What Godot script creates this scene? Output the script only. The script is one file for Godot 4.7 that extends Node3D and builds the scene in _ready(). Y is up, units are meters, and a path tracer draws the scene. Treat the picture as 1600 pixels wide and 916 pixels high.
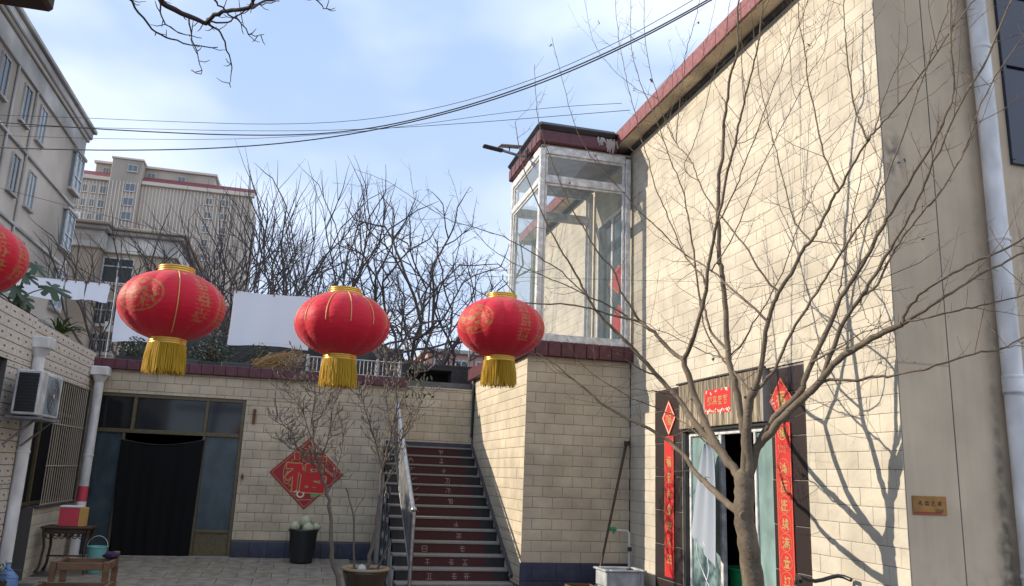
extends Node3D
# A walled courtyard in winter: low tiled houses, a stair, red lanterns, a bare tree before the door.

var rng := RandomNumberGenerator.new()
var taken := {}
var tex := {}
var M := {}
var cache := {}
const EYE := Vector3(0, 1.55, 0)
const ZB := -15.1      # face of the back building
const XF := 4.74       # face of the main house
const ZR := -5.7       # end wall of the main house
const XP := 3.11       # left face of the porch block
const ZA := -11.4      # front face of the porch block
const XL := -3.5       # face of the side building


class MB extends RefCounted:
	var v := PackedVector3Array()
	var n := PackedVector3Array()
	var uv := PackedVector2Array()
	var i := PackedInt32Array()

	func put(p: Vector3, nn: Vector3, t := Vector2.ZERO) -> int:
		v.append(p)
		n.append(nn)
		uv.append(t)
		return v.size() - 1

	func tri(a: int, b: int, c: int) -> void:
		if (v[b] - v[a]).cross(v[c] - v[a]).dot(n[a] + n[b] + n[c]) > 0.0:
			i.append_array(PackedInt32Array([a, c, b]))
		else:
			i.append_array(PackedInt32Array([a, b, c]))

	func quad(a: Vector3, b: Vector3, c: Vector3, d: Vector3, nn: Vector3, r := Rect2(0, 0, 1, 1)) -> void:
		var k := put(a, nn, r.position + Vector2(0, r.size.y))
		put(b, nn, r.position + r.size)
		put(c, nn, r.position + Vector2(r.size.x, 0))
		put(d, nn, r.position)
		tri(k, k + 1, k + 2)
		tri(k, k + 2, k + 3)

	func flat(a: Vector3, b: Vector3, c: Vector3, away: Vector3) -> void:
		var nn := (b - a).cross(c - a).normalized()
		if nn.dot((a + b + c) / 3.0 - away) < 0.0:
			nn = -nn
		var k := put(a, nn)
		put(b, nn)
		put(c, nn)
		tri(k, k + 1, k + 2)

	# a box with chamfered edges
	func box(c: Vector3, s: Vector3, bevel := 0.0, bs := Basis()) -> void:
		var h := s * 0.5
		var e: float = minf(bevel, minf(h.x, minf(h.y, h.z)) * 0.9)
		for ax in 3:
			var u := (ax + 1) % 3
			var w := (ax + 2) % 3
			for sg in [-1.0, 1.0]:
				var nn := Vector3.ZERO
				nn[ax] = sg
				var q := []
				for k in [[-1, -1], [1, -1], [1, 1], [-1, 1]]:
					var p := Vector3.ZERO
					p[ax] = sg * h[ax]
					p[u] = k[0] * (h[u] - e)
					p[w] = k[1] * (h[w] - e)
					q.append(c + bs * p)
				quad(q[0], q[1], q[2], q[3], (bs * nn).normalized())
		if e <= 0.0:
			return
		for ax in 3:
			var u := (ax + 1) % 3
			var w := (ax + 2) % 3
			for su in [-1.0, 1.0]:
				for sw in [-1.0, 1.0]:
					var nn := Vector3.ZERO
					nn[u] = su
					nn[w] = sw
					var q := []
					for k in [[-1, 0], [1, 0], [1, 1], [-1, 1]]:
						var p := Vector3.ZERO
						p[ax] = k[0] * (h[ax] - e)
						p[u] = su * (h[u] - (e if k[1] else 0.0))
						p[w] = sw * (h[w] - (0.0 if k[1] else e))
						q.append(c + bs * p)
					quad(q[0], q[1], q[2], q[3], (bs * nn).normalized())
		for sx in [-1.0, 1.0]:
			for sy in [-1.0, 1.0]:
				for sz in [-1.0, 1.0]:
					var g := Vector3(sx * h.x, sy * h.y, sz * h.z)
					var d := Vector3(sx, sy, sz) * e
					flat(c + bs * (g - Vector3(0, d.y, d.z)), c + bs * (g - Vector3(d.x, 0, d.z)), c + bs * (g - Vector3(d.x, d.y, 0)), c)

	func tube(pts: Array, radii: Array, sides := 6, cap := true) -> void:
		var count := pts.size()
		var side := Vector3.UP
		var first := v.size()
		for k in count:
			var d: Vector3 = (pts[mini(k + 1, count - 1)] - pts[maxi(k - 1, 0)]).normalized()
			if k == 0:
				side = d.cross(Vector3(0.31, 0.2, 0.93)).normalized()
				if side.length() < 0.5:
					side = d.cross(Vector3.RIGHT).normalized()
			side = (side - d * side.dot(d)).normalized()
			var up := d.cross(side)
			var r: float = radii[k] if radii.size() == count else lerpf(radii[0], radii[1], float(k) / maxf(1, count - 1))
			for j in sides:
				var a := TAU * j / sides
				var nn := side * cos(a) + up * sin(a)
				put(pts[k] + nn * r, nn, Vector2(float(j) / sides, k))
		for k in count - 1:
			for j in sides:
				var a := first + k * sides + j
				var b := first + k * sides + (j + 1) % sides
				tri(a, b, b + sides)
				tri(a, b + sides, a + sides)
		if cap:
			for e in [0, count - 1]:
				var nn: Vector3 = (pts[0] - pts[1]).normalized() if e == 0 else (pts[count - 1] - pts[count - 2]).normalized()
				var m := put(pts[e], nn)
				var ring := []
				for j in sides:
					ring.append(put(v[first + e * sides + j], nn))
				for j in sides:
					tri(m, ring[j], ring[(j + 1) % sides])

	# profile of (radius, height) about the y axis
	func lathe(pr: Array, seg := 20, at := Vector3.ZERO, lobes := 0, depth := 0.0) -> void:
		var first := v.size()
		for k in pr.size():
			var t: Vector2 = (pr[mini(k + 1, pr.size() - 1)] - pr[maxi(k - 1, 0)])
			for j in seg + 1:
				var a := TAU * j / seg
				var sc := 1.0
				if lobes > 0:
					sc = 1.0 - depth * (1.0 - absf(sin(a * lobes * 0.5)))
				var bend := 0.0
				if lobes > 0:
					bend = depth * signf(sin(a * lobes * 0.5)) * cos(a * lobes * 0.5) * lobes * 0.5 / sc
				var nn := Vector3((cos(a) + sin(a) * bend) * t.y, -t.x, (sin(a) - cos(a) * bend) * t.y).normalized()
				if pr[0].y > pr[pr.size() - 1].y:
					nn = -nn
				put(at + Vector3(cos(a) * pr[k].x * sc, pr[k].y, sin(a) * pr[k].x * sc), nn, Vector2(float(j) / seg, 1.0 - float(k) / (pr.size() - 1)))
		for k in pr.size() - 1:
			for j in seg:
				var a := first + k * (seg + 1) + j
				tri(a, a + 1, a + seg + 2)
				tri(a, a + seg + 2, a + seg + 1)

	# two-sided sheet from a grid of points
	func sheet(g: Array, thick := 0.0) -> void:
		var rows := g.size()
		var cols: int = g[0].size()
		for face in ([1.0, -1.0] if thick > 0.0 else [1.0]):
			var first := v.size()
			for y in rows:
				for x in cols:
					var du: Vector3 = g[y][mini(x + 1, cols - 1)] - g[y][maxi(x - 1, 0)]
					var dv: Vector3 = g[mini(y + 1, rows - 1)][x] - g[maxi(y - 1, 0)][x]
					var nn := du.cross(dv).normalized() * float(face)
					put(g[y][x] + nn * thick * 0.5, nn, Vector2(float(x) / (cols - 1), float(y) / (rows - 1)))
			for y in rows - 1:
				for x in cols - 1:
					var a := first + y * cols + x
					tri(a, a + 1, a + cols + 1)
					tri(a, a + cols + 1, a + cols)

	# brush strokes laid on a plane: "0313 2045" are two polylines of (column, row) digits on a 10 x 10 grid
	func glyph(code: String, at: Vector3, right: Vector3, down: Vector3, size: float, pen: float, thick := 0.0015) -> void:
		var out := down.cross(right).normalized()
		for line in code.split(" ", false):
			var pts := []
			for k in range(0, line.length() - 1, 2):
				pts.append(at + right * (float(line[k].to_int()) - 4.5) / 9.0 * size + down * (float(line[k + 1].to_int()) - 4.5) / 9.0 * size)
			for k in pts.size() - 1:
				stroke(pts[k], pts[k + 1], out, pen, thick)

	var lift := 0

	# each stroke lies a hair above the one before, so that no two share a plane
	func stroke(a: Vector3, b: Vector3, out: Vector3, pen: float, low := 0.0015) -> void:
		lift = (lift + 1) % 40
		var thick := low + 0.00012 * lift
		var d := (b - a).normalized()
		var w := out.cross(d).normalized() * pen * 0.5
		var e := d * pen * 0.3
		quad(a - e - w + out * thick, b + e - w * 0.8 + out * thick, b + e + w * 0.8 + out * thick, a - e + w + out * thick, out)
		quad(a - e - w, b + e - w * 0.8, b + e - w * 0.8 + out * thick, a - e - w + out * thick, -w.normalized())
		quad(a - e + w, b + e + w * 0.8, b + e + w * 0.8 + out * thick, a - e + w + out * thick, w.normalized())

	func ring(c: Vector3, right: Vector3, down: Vector3, rx: float, ry: float, pen: float, seg := 20) -> void:
		var out := down.cross(right).normalized()
		var last := c + right * rx
		for k in range(1, seg + 1):
			var a := TAU * k / seg
			var p := c + right * cos(a) * rx + down * sin(a) * ry
			stroke(last, p, out, pen)
			last = p

	func mesh() -> ArrayMesh:
		var am := ArrayMesh.new()
		surface(am)
		return am

	func surface(am: ArrayMesh) -> void:
		if i.is_empty():
			return
		var a := []
		a.resize(Mesh.ARRAY_MAX)
		a[Mesh.ARRAY_VERTEX] = v
		a[Mesh.ARRAY_NORMAL] = n
		a[Mesh.ARRAY_TEX_UV] = uv
		a[Mesh.ARRAY_INDEX] = i
		am.add_surface_from_arrays(Mesh.PRIMITIVE_TRIANGLES, a)


# ---------- naming ----------

func numbered(parent: Node, called: String) -> String:
	var key := "%d/%s" % [parent.get_instance_id(), called]
	var k: int = taken.get(key, 0)
	taken[key] = k + 1
	return called if k == 0 else "%s_%03d" % [called, k]


func tag(o: Node, label: String, category: String, group := "") -> Node:
	o.set_meta("label", label)
	o.set_meta("category", category)
	if group != "":
		o.set_meta("group", group)
	return o


func thing(called: String, label: String, category: String, at := Vector3.ZERO, turn := 0.0, group := "") -> Node3D:
	var o := Node3D.new()
	o.name = numbered(self, called)
	o.position = at
	o.rotation.y = turn
	add_child(o, true)
	tag(o, label, category, group)
	return o


func part(called: String, mesh: Mesh, mat: Material, parent: Node, at := Transform3D()) -> MeshInstance3D:
	var o := MeshInstance3D.new()
	o.name = numbered(parent, called)
	o.mesh = mesh
	o.material_override = mat
	o.transform = at
	parent.add_child(o, true)
	return o


func stuff(o: Node) -> Node:
	o.set_meta("kind", "stuff")
	return o


func struct(called: String, mesh: Mesh, mat: Material) -> MeshInstance3D:
	var o := part(called, mesh, mat, self)
	o.set_meta("kind", "structure")
	return o


func cube(c: Vector3, s: Vector3, bevel := 0.0) -> ArrayMesh:
	var m := MB.new()
	m.box(c, s, bevel)
	return m.mesh()


# a box between two corners
func span(a: Vector3, b: Vector3, bevel := 0.0) -> ArrayMesh:
	return cube((a + b) * 0.5, (b - a).abs(), bevel)


func rod(a: Vector3, b: Vector3, r: float, sides := 8, r2 := -1.0) -> ArrayMesh:
	var m := MB.new()
	m.tube([a, b], [r, r if r2 < 0.0 else r2], sides)
	return m.mesh()


func pipe(pts: Array, radii: Array, sides := 8) -> ArrayMesh:
	var m := MB.new()
	m.tube(pts, radii, sides)
	return m.mesh()


func turned(pr: Array, seg := 20, at := Vector3.ZERO) -> ArrayMesh:
	var m := MB.new()
	m.lathe(pr, seg, at)
	return m.mesh()


# centimetres in threes to points
func cm(a: Array) -> Array:
	var out := []
	for k in range(0, a.size(), 3):
		out.append(Vector3(a[k], a[k + 1], a[k + 2]) * 0.01)
	return out


# Catmull-Rom through the points
func smooth(pts: Array, each := 3) -> Array:
	var out := []
	for k in pts.size() - 1:
		var a: Vector3 = pts[maxi(k - 1, 0)]
		var b: Vector3 = pts[k]
		var c: Vector3 = pts[k + 1]
		var d: Vector3 = pts[mini(k + 2, pts.size() - 1)]
		for j in each:
			out.append(b.cubic_interpolate(c, a, d, float(j) / each))
	out.append(pts[pts.size() - 1])
	return out


# ---------- materials ----------

func noise_tex(key: String, freq: float, lo: float, hi: float, kind := 0, octaves := 4, normal := false, strength := 4.0) -> Texture2D:
	if tex.has(key):
		return tex[key]
	var fn := FastNoiseLite.new()
	fn.seed = hash(key) % 1000
	fn.frequency = freq
	fn.fractal_octaves = octaves
	fn.noise_type = FastNoiseLite.TYPE_SIMPLEX_SMOOTH if kind == 0 else FastNoiseLite.TYPE_CELLULAR
	var t := NoiseTexture2D.new()
	t.width = 512
	t.height = 512
	t.seamless = true
	t.noise = fn
	if normal:
		t.as_normal_map = true
		t.bump_strength = strength
	else:
		var g := Gradient.new()
		g.set_color(0, Color(lo, lo, lo))
		g.set_color(1, Color(hi, hi, hi))
		t.color_ramp = g
	tex[key] = t
	return t


# col is a real-world (linear) base colour
func mat(key: String, col: Color, rough := 0.8, metal := 0.0, grain := "", scale := Vector3.ONE, bump := 0.0) -> StandardMaterial3D:
	if M.has(key):
		return M[key]
	var m := StandardMaterial3D.new()
	m.resource_name = key
	m.albedo_color = col.linear_to_srgb()
	m.roughness = rough
	m.metallic = metal
	if grain != "":
		m.uv1_triplanar = true
		m.uv1_world_triplanar = true
		m.uv1_scale = scale
		m.albedo_texture = tex[grain]
	if bump > 0.0:
		m.uv1_triplanar = true
		m.uv1_world_triplanar = true
		m.uv1_scale = scale
		m.normal_enabled = true
		m.normal_texture = tex["relief"]
		m.normal_scale = bump
	M[key] = m
	return m


func glass(key: String, col: Color, alpha: float) -> StandardMaterial3D:
	var m := StandardMaterial3D.new()
	m.resource_name = key
	m.transparency = BaseMaterial3D.TRANSPARENCY_ALPHA
	m.albedo_color = Color(col.r, col.g, col.b, alpha)
	m.roughness = 0.03
	m.metallic_specular = 0.6
	M[key] = m
	return m


func make_materials() -> void:
	noise_tex("fine", 0.03, 0.78, 1.0, 0, 5)
	noise_tex("coarse", 0.008, 0.72, 1.0, 0, 4)
	noise_tex("stain", 0.005, 0.66, 1.0, 0, 5)
	noise_tex("blotch", 0.006, 0.84, 1.0, 0, 6)
	noise_tex("weathered", 0.012, 0.25, 1.0, 0, 5)
	noise_tex("speck", 0.06, 0.6, 1.0, 1, 3)
	noise_tex("relief", 0.035, 0, 1, 0, 5, true, 6.0)
	for k in 5:
		var f: float = [1.0, 0.965, 1.03, 0.985, 0.94][k]
		var w: float = [0.0, 0.008, -0.005, -0.006, 0.005][k]
		mat("cream_tile_%d" % k, Color(0.572 * f, (0.508 - w * 0.3) * f, (0.402 - w) * f), 0.8, 0, "blotch", Vector3(0.45, 0.45, 0.45), 0.18)
		mat("tan_tile_%d" % k, Color(0.57 * f, (0.478 - w * 0.3) * f, (0.345 - w) * f), 0.8, 0, "blotch", Vector3(0.45, 0.45, 0.45), 0.18)
		mat("white_tile_%d" % k, Color(0.68 * f, 0.60 * f, (0.515 - w) * f), 0.55, 0, "fine", Vector3(1.5, 1.5, 1.5), 0.25)
		mat("paving_%d" % k, Color(0.31 * f, 0.268 * f, (0.208 - w) * f), 0.85, 0, "coarse", Vector3(0.9, 0.9, 0.9), 0.35)
		mat("granite_%d" % k, Color(0.052 * f, 0.036 * f, (0.036 - w * 0.2) * f), 0.32, 0, "speck", Vector3(3, 3, 3))
		mat("navy_tile_%d" % k, Color(0.035 * f, 0.042 * f, (0.075 - w) * f), 0.45, 0, "coarse", Vector3(1.4, 1.4, 1.4))
		mat("rose_tile_%d" % k, Color(0.28 * f, 0.082 * f, (0.088 - w * 0.5) * f), 0.6, 0, "coarse", Vector3(2, 2, 2))
		mat("maroon_tile_%d" % k, Color(0.115 * f, 0.024 * f, (0.037 - w * 0.5) * f), 0.5, 0, "coarse", Vector3(2, 2, 2))
	mat("mortar", Color(0.17, 0.145, 0.115), 0.95, 0, "fine", Vector3(2, 2, 2))
	mat("grout", Color(0.26, 0.23, 0.21), 0.9)
	mat("whitewash", Color(0.46, 0.44, 0.41), 0.95, 0, "stain", Vector3(1.2, 0.5, 1.2), 0.3)
	mat("roof_cap", Color(0.028, 0.028, 0.04), 0.5, 0, "coarse", Vector3(1, 1, 1))
	mat("dark_mortar", Color(0.09, 0.085, 0.08), 0.95)
	mat("plaster", Color(0.47, 0.43, 0.37), 0.93, 0, "stain", Vector3(0.75, 0.16, 0.75), 0.22)
	mat("soffit", Color(0.78, 0.65, 0.48), 0.9, 0, "stain", Vector3(0.5, 0.5, 0.5), 0.2)
	mat("cement", Color(0.17, 0.165, 0.165), 0.92, 0, "stain", Vector3(0.35, 0.35, 0.35), 0.3)
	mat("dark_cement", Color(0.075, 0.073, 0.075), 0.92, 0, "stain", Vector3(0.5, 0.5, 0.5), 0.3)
	mat("white_pvc", Color(0.84, 0.83, 0.82), 0.4, 0, "coarse", Vector3(0.7, 0.35, 0.7))
	mat("white_paint", Color(0.66, 0.66, 0.65), 0.45, 0, "coarse", Vector3(0.8, 0.8, 0.8))
	mat("white_metal", Color(0.80, 0.79, 0.78), 0.4, 0, "coarse", Vector3(1.5, 1.5, 1.5))
	mat("olive_frame", Color(0.13, 0.105, 0.055), 0.45, 0.3, "fine", Vector3(1, 1, 1))
	mat("dark_frame", Color(0.03, 0.03, 0.03), 0.4)
	mat("black", Color(0.010, 0.010, 0.011), 0.95)
	M.black.metallic_specular = 0.2
	mat("black_plastic", Color(0.016, 0.017, 0.018), 0.35)
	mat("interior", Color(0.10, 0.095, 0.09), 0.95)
	mat("steel", Color(0.55, 0.55, 0.56), 0.28, 0.9, "coarse", Vector3(2, 2, 2))
	mat("dull_steel", Color(0.34, 0.34, 0.34), 0.5, 0.5, "stain", Vector3(1, 1, 1))
	mat("tread", Color(0.30, 0.275, 0.25), 0.8, 0, "fine", Vector3(2, 2, 2), 0.3)
	mat("rail_panel", Color(0.20, 0.20, 0.205), 0.5, 0.4, "stain", Vector3(1, 1, 1))
	mat("riser", Color(0.022, 0.022, 0.026), 0.6, 0, "coarse", Vector3(1, 1, 1))
	mat("riser_red", Color(0.075, 0.014, 0.014), 0.75, 0, "fine", Vector3(2, 2, 2))
	mat("plaque_grey", Color(0.10, 0.09, 0.085), 0.7)
	mat("chalk", Color(0.27, 0.22, 0.215), 0.9)
	mat("paper_red", Color(0.62, 0.014, 0.016), 0.6, 0, "fine", Vector3(3, 3, 3))
	mat("paper_deep", Color(0.38, 0.012, 0.022), 0.6, 0, "fine", Vector3(3, 3, 3))
	mat("paper_edge", Color(0.55, 0.33, 0.22), 0.6)
	mat("gold_print", Color(0.58, 0.40, 0.16), 0.45, 0.3, "fine", Vector3(4, 4, 4))
	mat("pale_print", Color(0.66, 0.55, 0.42), 0.6)
	mat("green_print", Color(0.10, 0.30, 0.12), 0.6)
	mat("dark_print", Color(0.06, 0.03, 0.015), 0.6)
	mat("plaque_gold", Color(0.42, 0.20, 0.045), 0.45, 0.35, "stain", Vector3(1.5, 1.5, 1.5))
	mat("collar_gold", Color(0.62, 0.36, 0.07), 0.3, 0.75)
	mat("collar_red", Color(0.45, 0.02, 0.01), 0.4, 0.3)
	mat("seam", Color(0.60, 0.36, 0.12), 0.5, 0.3)
	mat("bark", Color(0.195, 0.148, 0.10), 0.9, 0, "stain", Vector3(2.4, 1.0, 2.4), 0.8)
	mat("grille", Color(0.36, 0.31, 0.25), 0.5, 0.2)
	mat("twig", Color(0.125, 0.083, 0.056), 0.8)
	mat("far_bark", Color(0.085, 0.067, 0.058), 0.9)
	mat("near_bark", Color(0.04, 0.028, 0.028), 0.9)
	mat("pale_bark", Color(0.155, 0.125, 0.10), 0.9, 0, "fine", Vector3(3, 3, 3))
	mat("bud", Color(0.20, 0.155, 0.12), 0.8)
	mat("leaf_dark", Color(0.022, 0.042, 0.016), 0.65)
	mat("leaf_mid", Color(0.075, 0.11, 0.04), 0.55)
	mat("leaf_dry", Color(0.16, 0.11, 0.06), 0.8)
	mat("straw", Color(0.42, 0.29, 0.145), 0.9)
	mat("wood", Color(0.17, 0.085, 0.035), 0.55, 0, "stain", Vector3(0.8, 4, 4))
	mat("wood_dark", Color(0.07, 0.038, 0.022), 0.6, 0, "stain", Vector3(0.8, 4, 4))
	mat("old_board", Color(0.50, 0.40, 0.28), 0.85, 0, "weathered", Vector3(2.6, 0.22, 2.6))
	mat("beam", Color(0.05, 0.03, 0.02), 0.8)
	mat("linen", Color(0.74, 0.75, 0.80), 0.9)
	mat("towel", Color(0.36, 0.40, 0.46), 0.95, 0, "fine", Vector3(6, 6, 6), 0.4)
	mat("wire", Color(0.03, 0.03, 0.035), 0.6)
	mat("teal_film", Color(0.25, 0.36, 0.345), 0.3, 0, "coarse", Vector3(0.7, 0.4, 0.7))
	mat("blue_film", Color(0.052, 0.08, 0.098), 0.25, 0, "coarse", Vector3(0.7, 0.4, 0.7))
	mat("dark_pane", Color(0.012, 0.014, 0.017), 0.08)
	mat("navy_pane", Color(0.018, 0.026, 0.05), 0.12)
	mat("far_pane", Color(0.04, 0.055, 0.065), 0.1)
	mat("tower_pane", Color(0.15, 0.17, 0.18), 0.3)
	mat("far_pale_pane", Color(0.22, 0.27, 0.30), 0.15)
	mat("apartment", Color(0.58, 0.50, 0.415), 0.92, 0, "stain", Vector3(0.05, 0.05, 0.05))
	mat("frieze_white", Color(0.76, 0.73, 0.68), 0.9, 0, "stain", Vector3(0.12, 0.12, 0.12))
	mat("apartment_trim", Color(0.56, 0.53, 0.49), 0.9, 0, "stain", Vector3(0.12, 0.12, 0.12))
	mat("midrise", Color(0.52, 0.43, 0.335), 0.92, 0, "stain", Vector3(0.04, 0.04, 0.04))
	mat("tower", Color(0.62, 0.54, 0.455), 0.9, 0, "coarse", Vector3(0.02, 0.01, 0.02))
	mat("tower_rib", Color(0.655, 0.575, 0.49), 0.9)
	mat("red_roof", Color(0.20, 0.05, 0.05), 0.7)
	mat("pink_wall", Color(0.45, 0.25, 0.21), 0.9)
	mat("ceramic", Color(0.55, 0.57, 0.57), 0.25, 0, "coarse", Vector3(1, 1, 1))
	mat("teal_plastic", Color(0.14, 0.38, 0.36), 0.4)
	mat("purple_cloth", Color(0.03, 0.012, 0.045), 0.9)
	mat("pink_paper", Color(0.55, 0.05, 0.08), 0.6)
	mat("yellow_paper", Color(0.50, 0.30, 0.08), 0.6)
	mat("rust", Color(0.14, 0.06, 0.03), 0.9)
	mat("green_plastic", Color(0.02, 0.32, 0.12), 0.4)
	mat("blue_plastic", Color(0.10, 0.20, 0.42), 0.3)
	mat("cabbage", Color(0.55, 0.56, 0.36), 0.7, 0, "coarse", Vector3(4, 4, 4), 0.4)
	mat("glaze", Color(0.045, 0.03, 0.02), 0.2)
	mat("glaze_rim", Color(0.28, 0.20, 0.11), 0.4)
	mat("soil", Color(0.05, 0.035, 0.025), 0.95)
	mat("ground", Color(0.17, 0.16, 0.15), 0.95, 0, "coarse", Vector3(0.1, 0.1, 0.1))
	mat("cabin_ceiling", Color(0.42, 0.39, 0.37), 0.7, 0, "coarse", Vector3(0.5, 0.5, 0.5))
	glass("clear_glass", Color(0.74, 0.84, 0.86), 0.15)
	M["lining"] = mat("lining", Color(0.20, 0.19, 0.18), 0.9)
	for k in ["yellow_thread"]:
		var y := mat(k, Color(0.55, 0.33, 0.015), 0.7)
		y.backlight_enabled = true
		y.backlight = Color(0.3, 0.2, 0.02)
	M["linen"].backlight_enabled = true
	M["linen"].backlight = Color(0.35, 0.36, 0.4)


# ---------- tiles set in running bond on a wall face ----------

func tile_mesh(kind: int, variant: int) -> ArrayMesh:
	var key := "tile%d_%d" % [kind, variant]
	if cache.has(key):
		return cache[key]
	var r := RandomNumberGenerator.new()
	r.seed = 77 + variant * 13 + kind
	# unit tile: x 0..1, y 0..1, stands proud of z = 0; kinds: 0 split-face stone, 1 pressed white tile with a plaque, 2 smooth slab
	var m := MB.new()
	var nx := 4 if kind == 0 else 2
	var ny := 2
	var ex := 0.014 if kind < 2 else 0.006
	var ey := 0.028 if kind < 2 else 0.01
	var edge := 0.006 if kind == 0 else 0.005
	var top := 0.0105 if kind else 0.009
	var g := []
	var xs := [0.0, ex * 2.0]
	for k in range(1, nx):
		xs.append(float(k) / nx)
	xs.append_array([1.0 - ex * 2.0, 1.0])
	var ys := [0.0, ey * 2.0, 0.5, 1.0 - ey * 2.0, 1.0]
	for y in ys.size():
		var row := []
		for x in xs.size():
			var rim: bool = x == 0 or y == 0 or x == xs.size() - 1 or y == ys.size() - 1
			row.append(Vector3(xs[x], ys[y], edge if rim else top + (r.randf_range(-0.0012, 0.0018) if kind == 0 else r.randf_range(0, 0.0006))))
		g.append(row)
	m.sheet(g)
	var z := Vector3(0, 0, 0)
	m.quad(Vector3(0, 0, 0), Vector3(1, 0, 0), Vector3(1, 0, edge), Vector3(0, 0, edge), Vector3.DOWN)
	m.quad(Vector3(0, 1, 0), Vector3(1, 1, 0), Vector3(1, 1, edge), Vector3(0, 1, edge), Vector3.UP)
	m.quad(z, Vector3(0, 1, 0), Vector3(0, 1, edge), Vector3(0, 0, edge), Vector3.LEFT)
	m.quad(Vector3(1, 0, 0), Vector3(1, 1, 0), Vector3(1, 1, edge), Vector3(1, 0, edge), Vector3.RIGHT)
	var am := m.mesh()
	if kind == 1:
		var d := MB.new()
		d.box(Vector3(0.5, 0.5, 0.0115), Vector3(0.20, 0.17, 0.003), 0.0)
		d.surface(am)
	cache[key] = am
	return am


# o: lower left corner seen from outside; u: along; the face looks along u x up. holes: Rect2 in (u, v) metres
func tile_wall(host: Node, called: String, mats: String, o: Vector3, u: Vector3, w: float, h: float, pu: float, pv: float, holes := [], kind := 0, gap := 0.005, most := 300, second: Material = null, shift := 0.0) -> void:
	var out := u.cross(Vector3.UP).normalized()
	var list := []
	var rows := int(ceil(h / pv - 0.02))
	for row in rows:
		var v0 := row * pv
		var v1 := minf(h, v0 + pv)
		var cuts := [v0, v1]
		for hole: Rect2 in holes:
			for e in [hole.position.y, hole.end.y]:
				if e > v0 + 0.02 and e < v1 - 0.02:
					cuts.append(e)
		cuts.sort()
		for c in cuts.size() - 1:
			var a0: float = cuts[c]
			var a1: float = cuts[c + 1]
			var mid := (a0 + a1) * 0.5
			var free := [[0.0, w]]
			for hole: Rect2 in holes:
				if mid > hole.position.y and mid < hole.end.y:
					var next := []
					for f in free:
						if hole.end.x <= f[0] or hole.position.x >= f[1]:
							next.append(f)
							continue
						if hole.position.x > f[0]:
							next.append([f[0], hole.position.x])
						if hole.end.x < f[1]:
							next.append([hole.end.x, f[1]])
					free = next
			for f in free:
				var start := (0.5 * pu if row % 2 else 0.0) + shift
				var k := int(floor((f[0] - start) / pu))
				while start + k * pu < f[1] - 0.01:
					var b0 := maxf(f[0], start + k * pu)
					var b1 := minf(f[1], start + (k + 1) * pu)
					if b1 - b0 > 0.02:
						list.append([b0, a0, b1, a1])
					k += 1
	var scored := []
	for t in list:
		var c: Vector3 = o + u * (t[0] + t[2]) * 0.5 + Vector3.UP * (t[1] + t[3]) * 0.5
		var d := c - EYE
		scored.append([absf(d.normalized().dot(out)) * (t[2] - t[0]) * (t[3] - t[1]) / d.length_squared(), t])
	scored.sort_custom(func(a, b): return a[0] > b[0])
	var rest := {}
	for s in scored.size():
		var t: Array = scored[s][1]
		var variant := rng.randi() % 4
		var pick := [0, 0, 1, 2, 3, 3, 4][rng.randi() % 7] as int
		var mm := tile_mesh(kind, variant)
		var jig := rng.randf_range(-0.0012, 0.0012)
		var basis := Basis(u * (t[2] - t[0] - gap), Vector3.UP * (t[3] - t[1] - gap), out)
		var xf := Transform3D(basis, o + u * (t[0] + gap * 0.5) + Vector3.UP * (t[1] + gap * 0.5) + out * jig)
		if s < most:
			var p := part(called, mm, null, host, xf)
			p.material_override = null
			p.set_surface_override_material(0, M["%s_%d" % [mats, pick]])
			if mm.get_surface_count() > 1:
				p.set_surface_override_material(1, second)
		else:
			var key := "%s_%d" % [mats, pick]
			if not rest.has(key):
				rest[key] = []
			rest[key].append([mm, xf])
	if rest.is_empty():
		return
	var joined := ArrayMesh.new()
	var used := []
	for key in rest:
		var st := SurfaceTool.new()
		for r in rest[key]:
			st.append_from(r[0], 0, r[1])
		st.commit(joined)
		used.append(M[key])
		if second:
			var s2 := SurfaceTool.new()
			for r in rest[key]:
				s2.append_from(r[0], 1, r[1])
			s2.commit(joined)
			used.append(second)
	var q := part("upper_" + called + "s", joined, null, host)
	q.material_override = null
	for k in used.size():
		q.set_surface_override_material(k, used[k])
	stuff(q)


# ---------- the camera, the sky, the sun ----------

func make_view() -> void:
	var cam := Camera3D.new()
	cam.name = "camera"
	cam.position = EYE
	cam.rotation = Vector3(0.22095, -0.24419, 0.03889)
	cam.fov = 39.86
	cam.near = 0.05
	cam.far = 2000.0
	add_child(cam)
	cam.current = true
	var env := Environment.new()
	env.background_mode = Environment.BG_SKY
	env.sky = Sky.new()
	var sm := PanoramaSkyMaterial.new()
	sm.panorama = sky_picture()
	env.sky.sky_material = sm
	env.background_energy_multiplier = 1.4
	env.tonemap_mode = Environment.TONE_MAPPER_LINEAR
	env.tonemap_exposure = 1.6
	env.sdfgi_enabled = true
	env.ssao_enabled = true
	env.ssil_enabled = true
	var we := WorldEnvironment.new()
	we.name = "world"
	we.environment = env
	add_child(we)
	var sun := DirectionalLight3D.new()
	sun.name = "sun"
	sun.light_color = Color(1.0, 0.955, 0.88)
	sun.light_energy = 1.2
	sun.light_angular_distance = 0.5
	sun.shadow_enabled = true
	add_child(sun)
	sun.look_at_from_position(Vector3.ZERO, Vector3(1.0, -0.455, 0.33), Vector3.UP)


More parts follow.
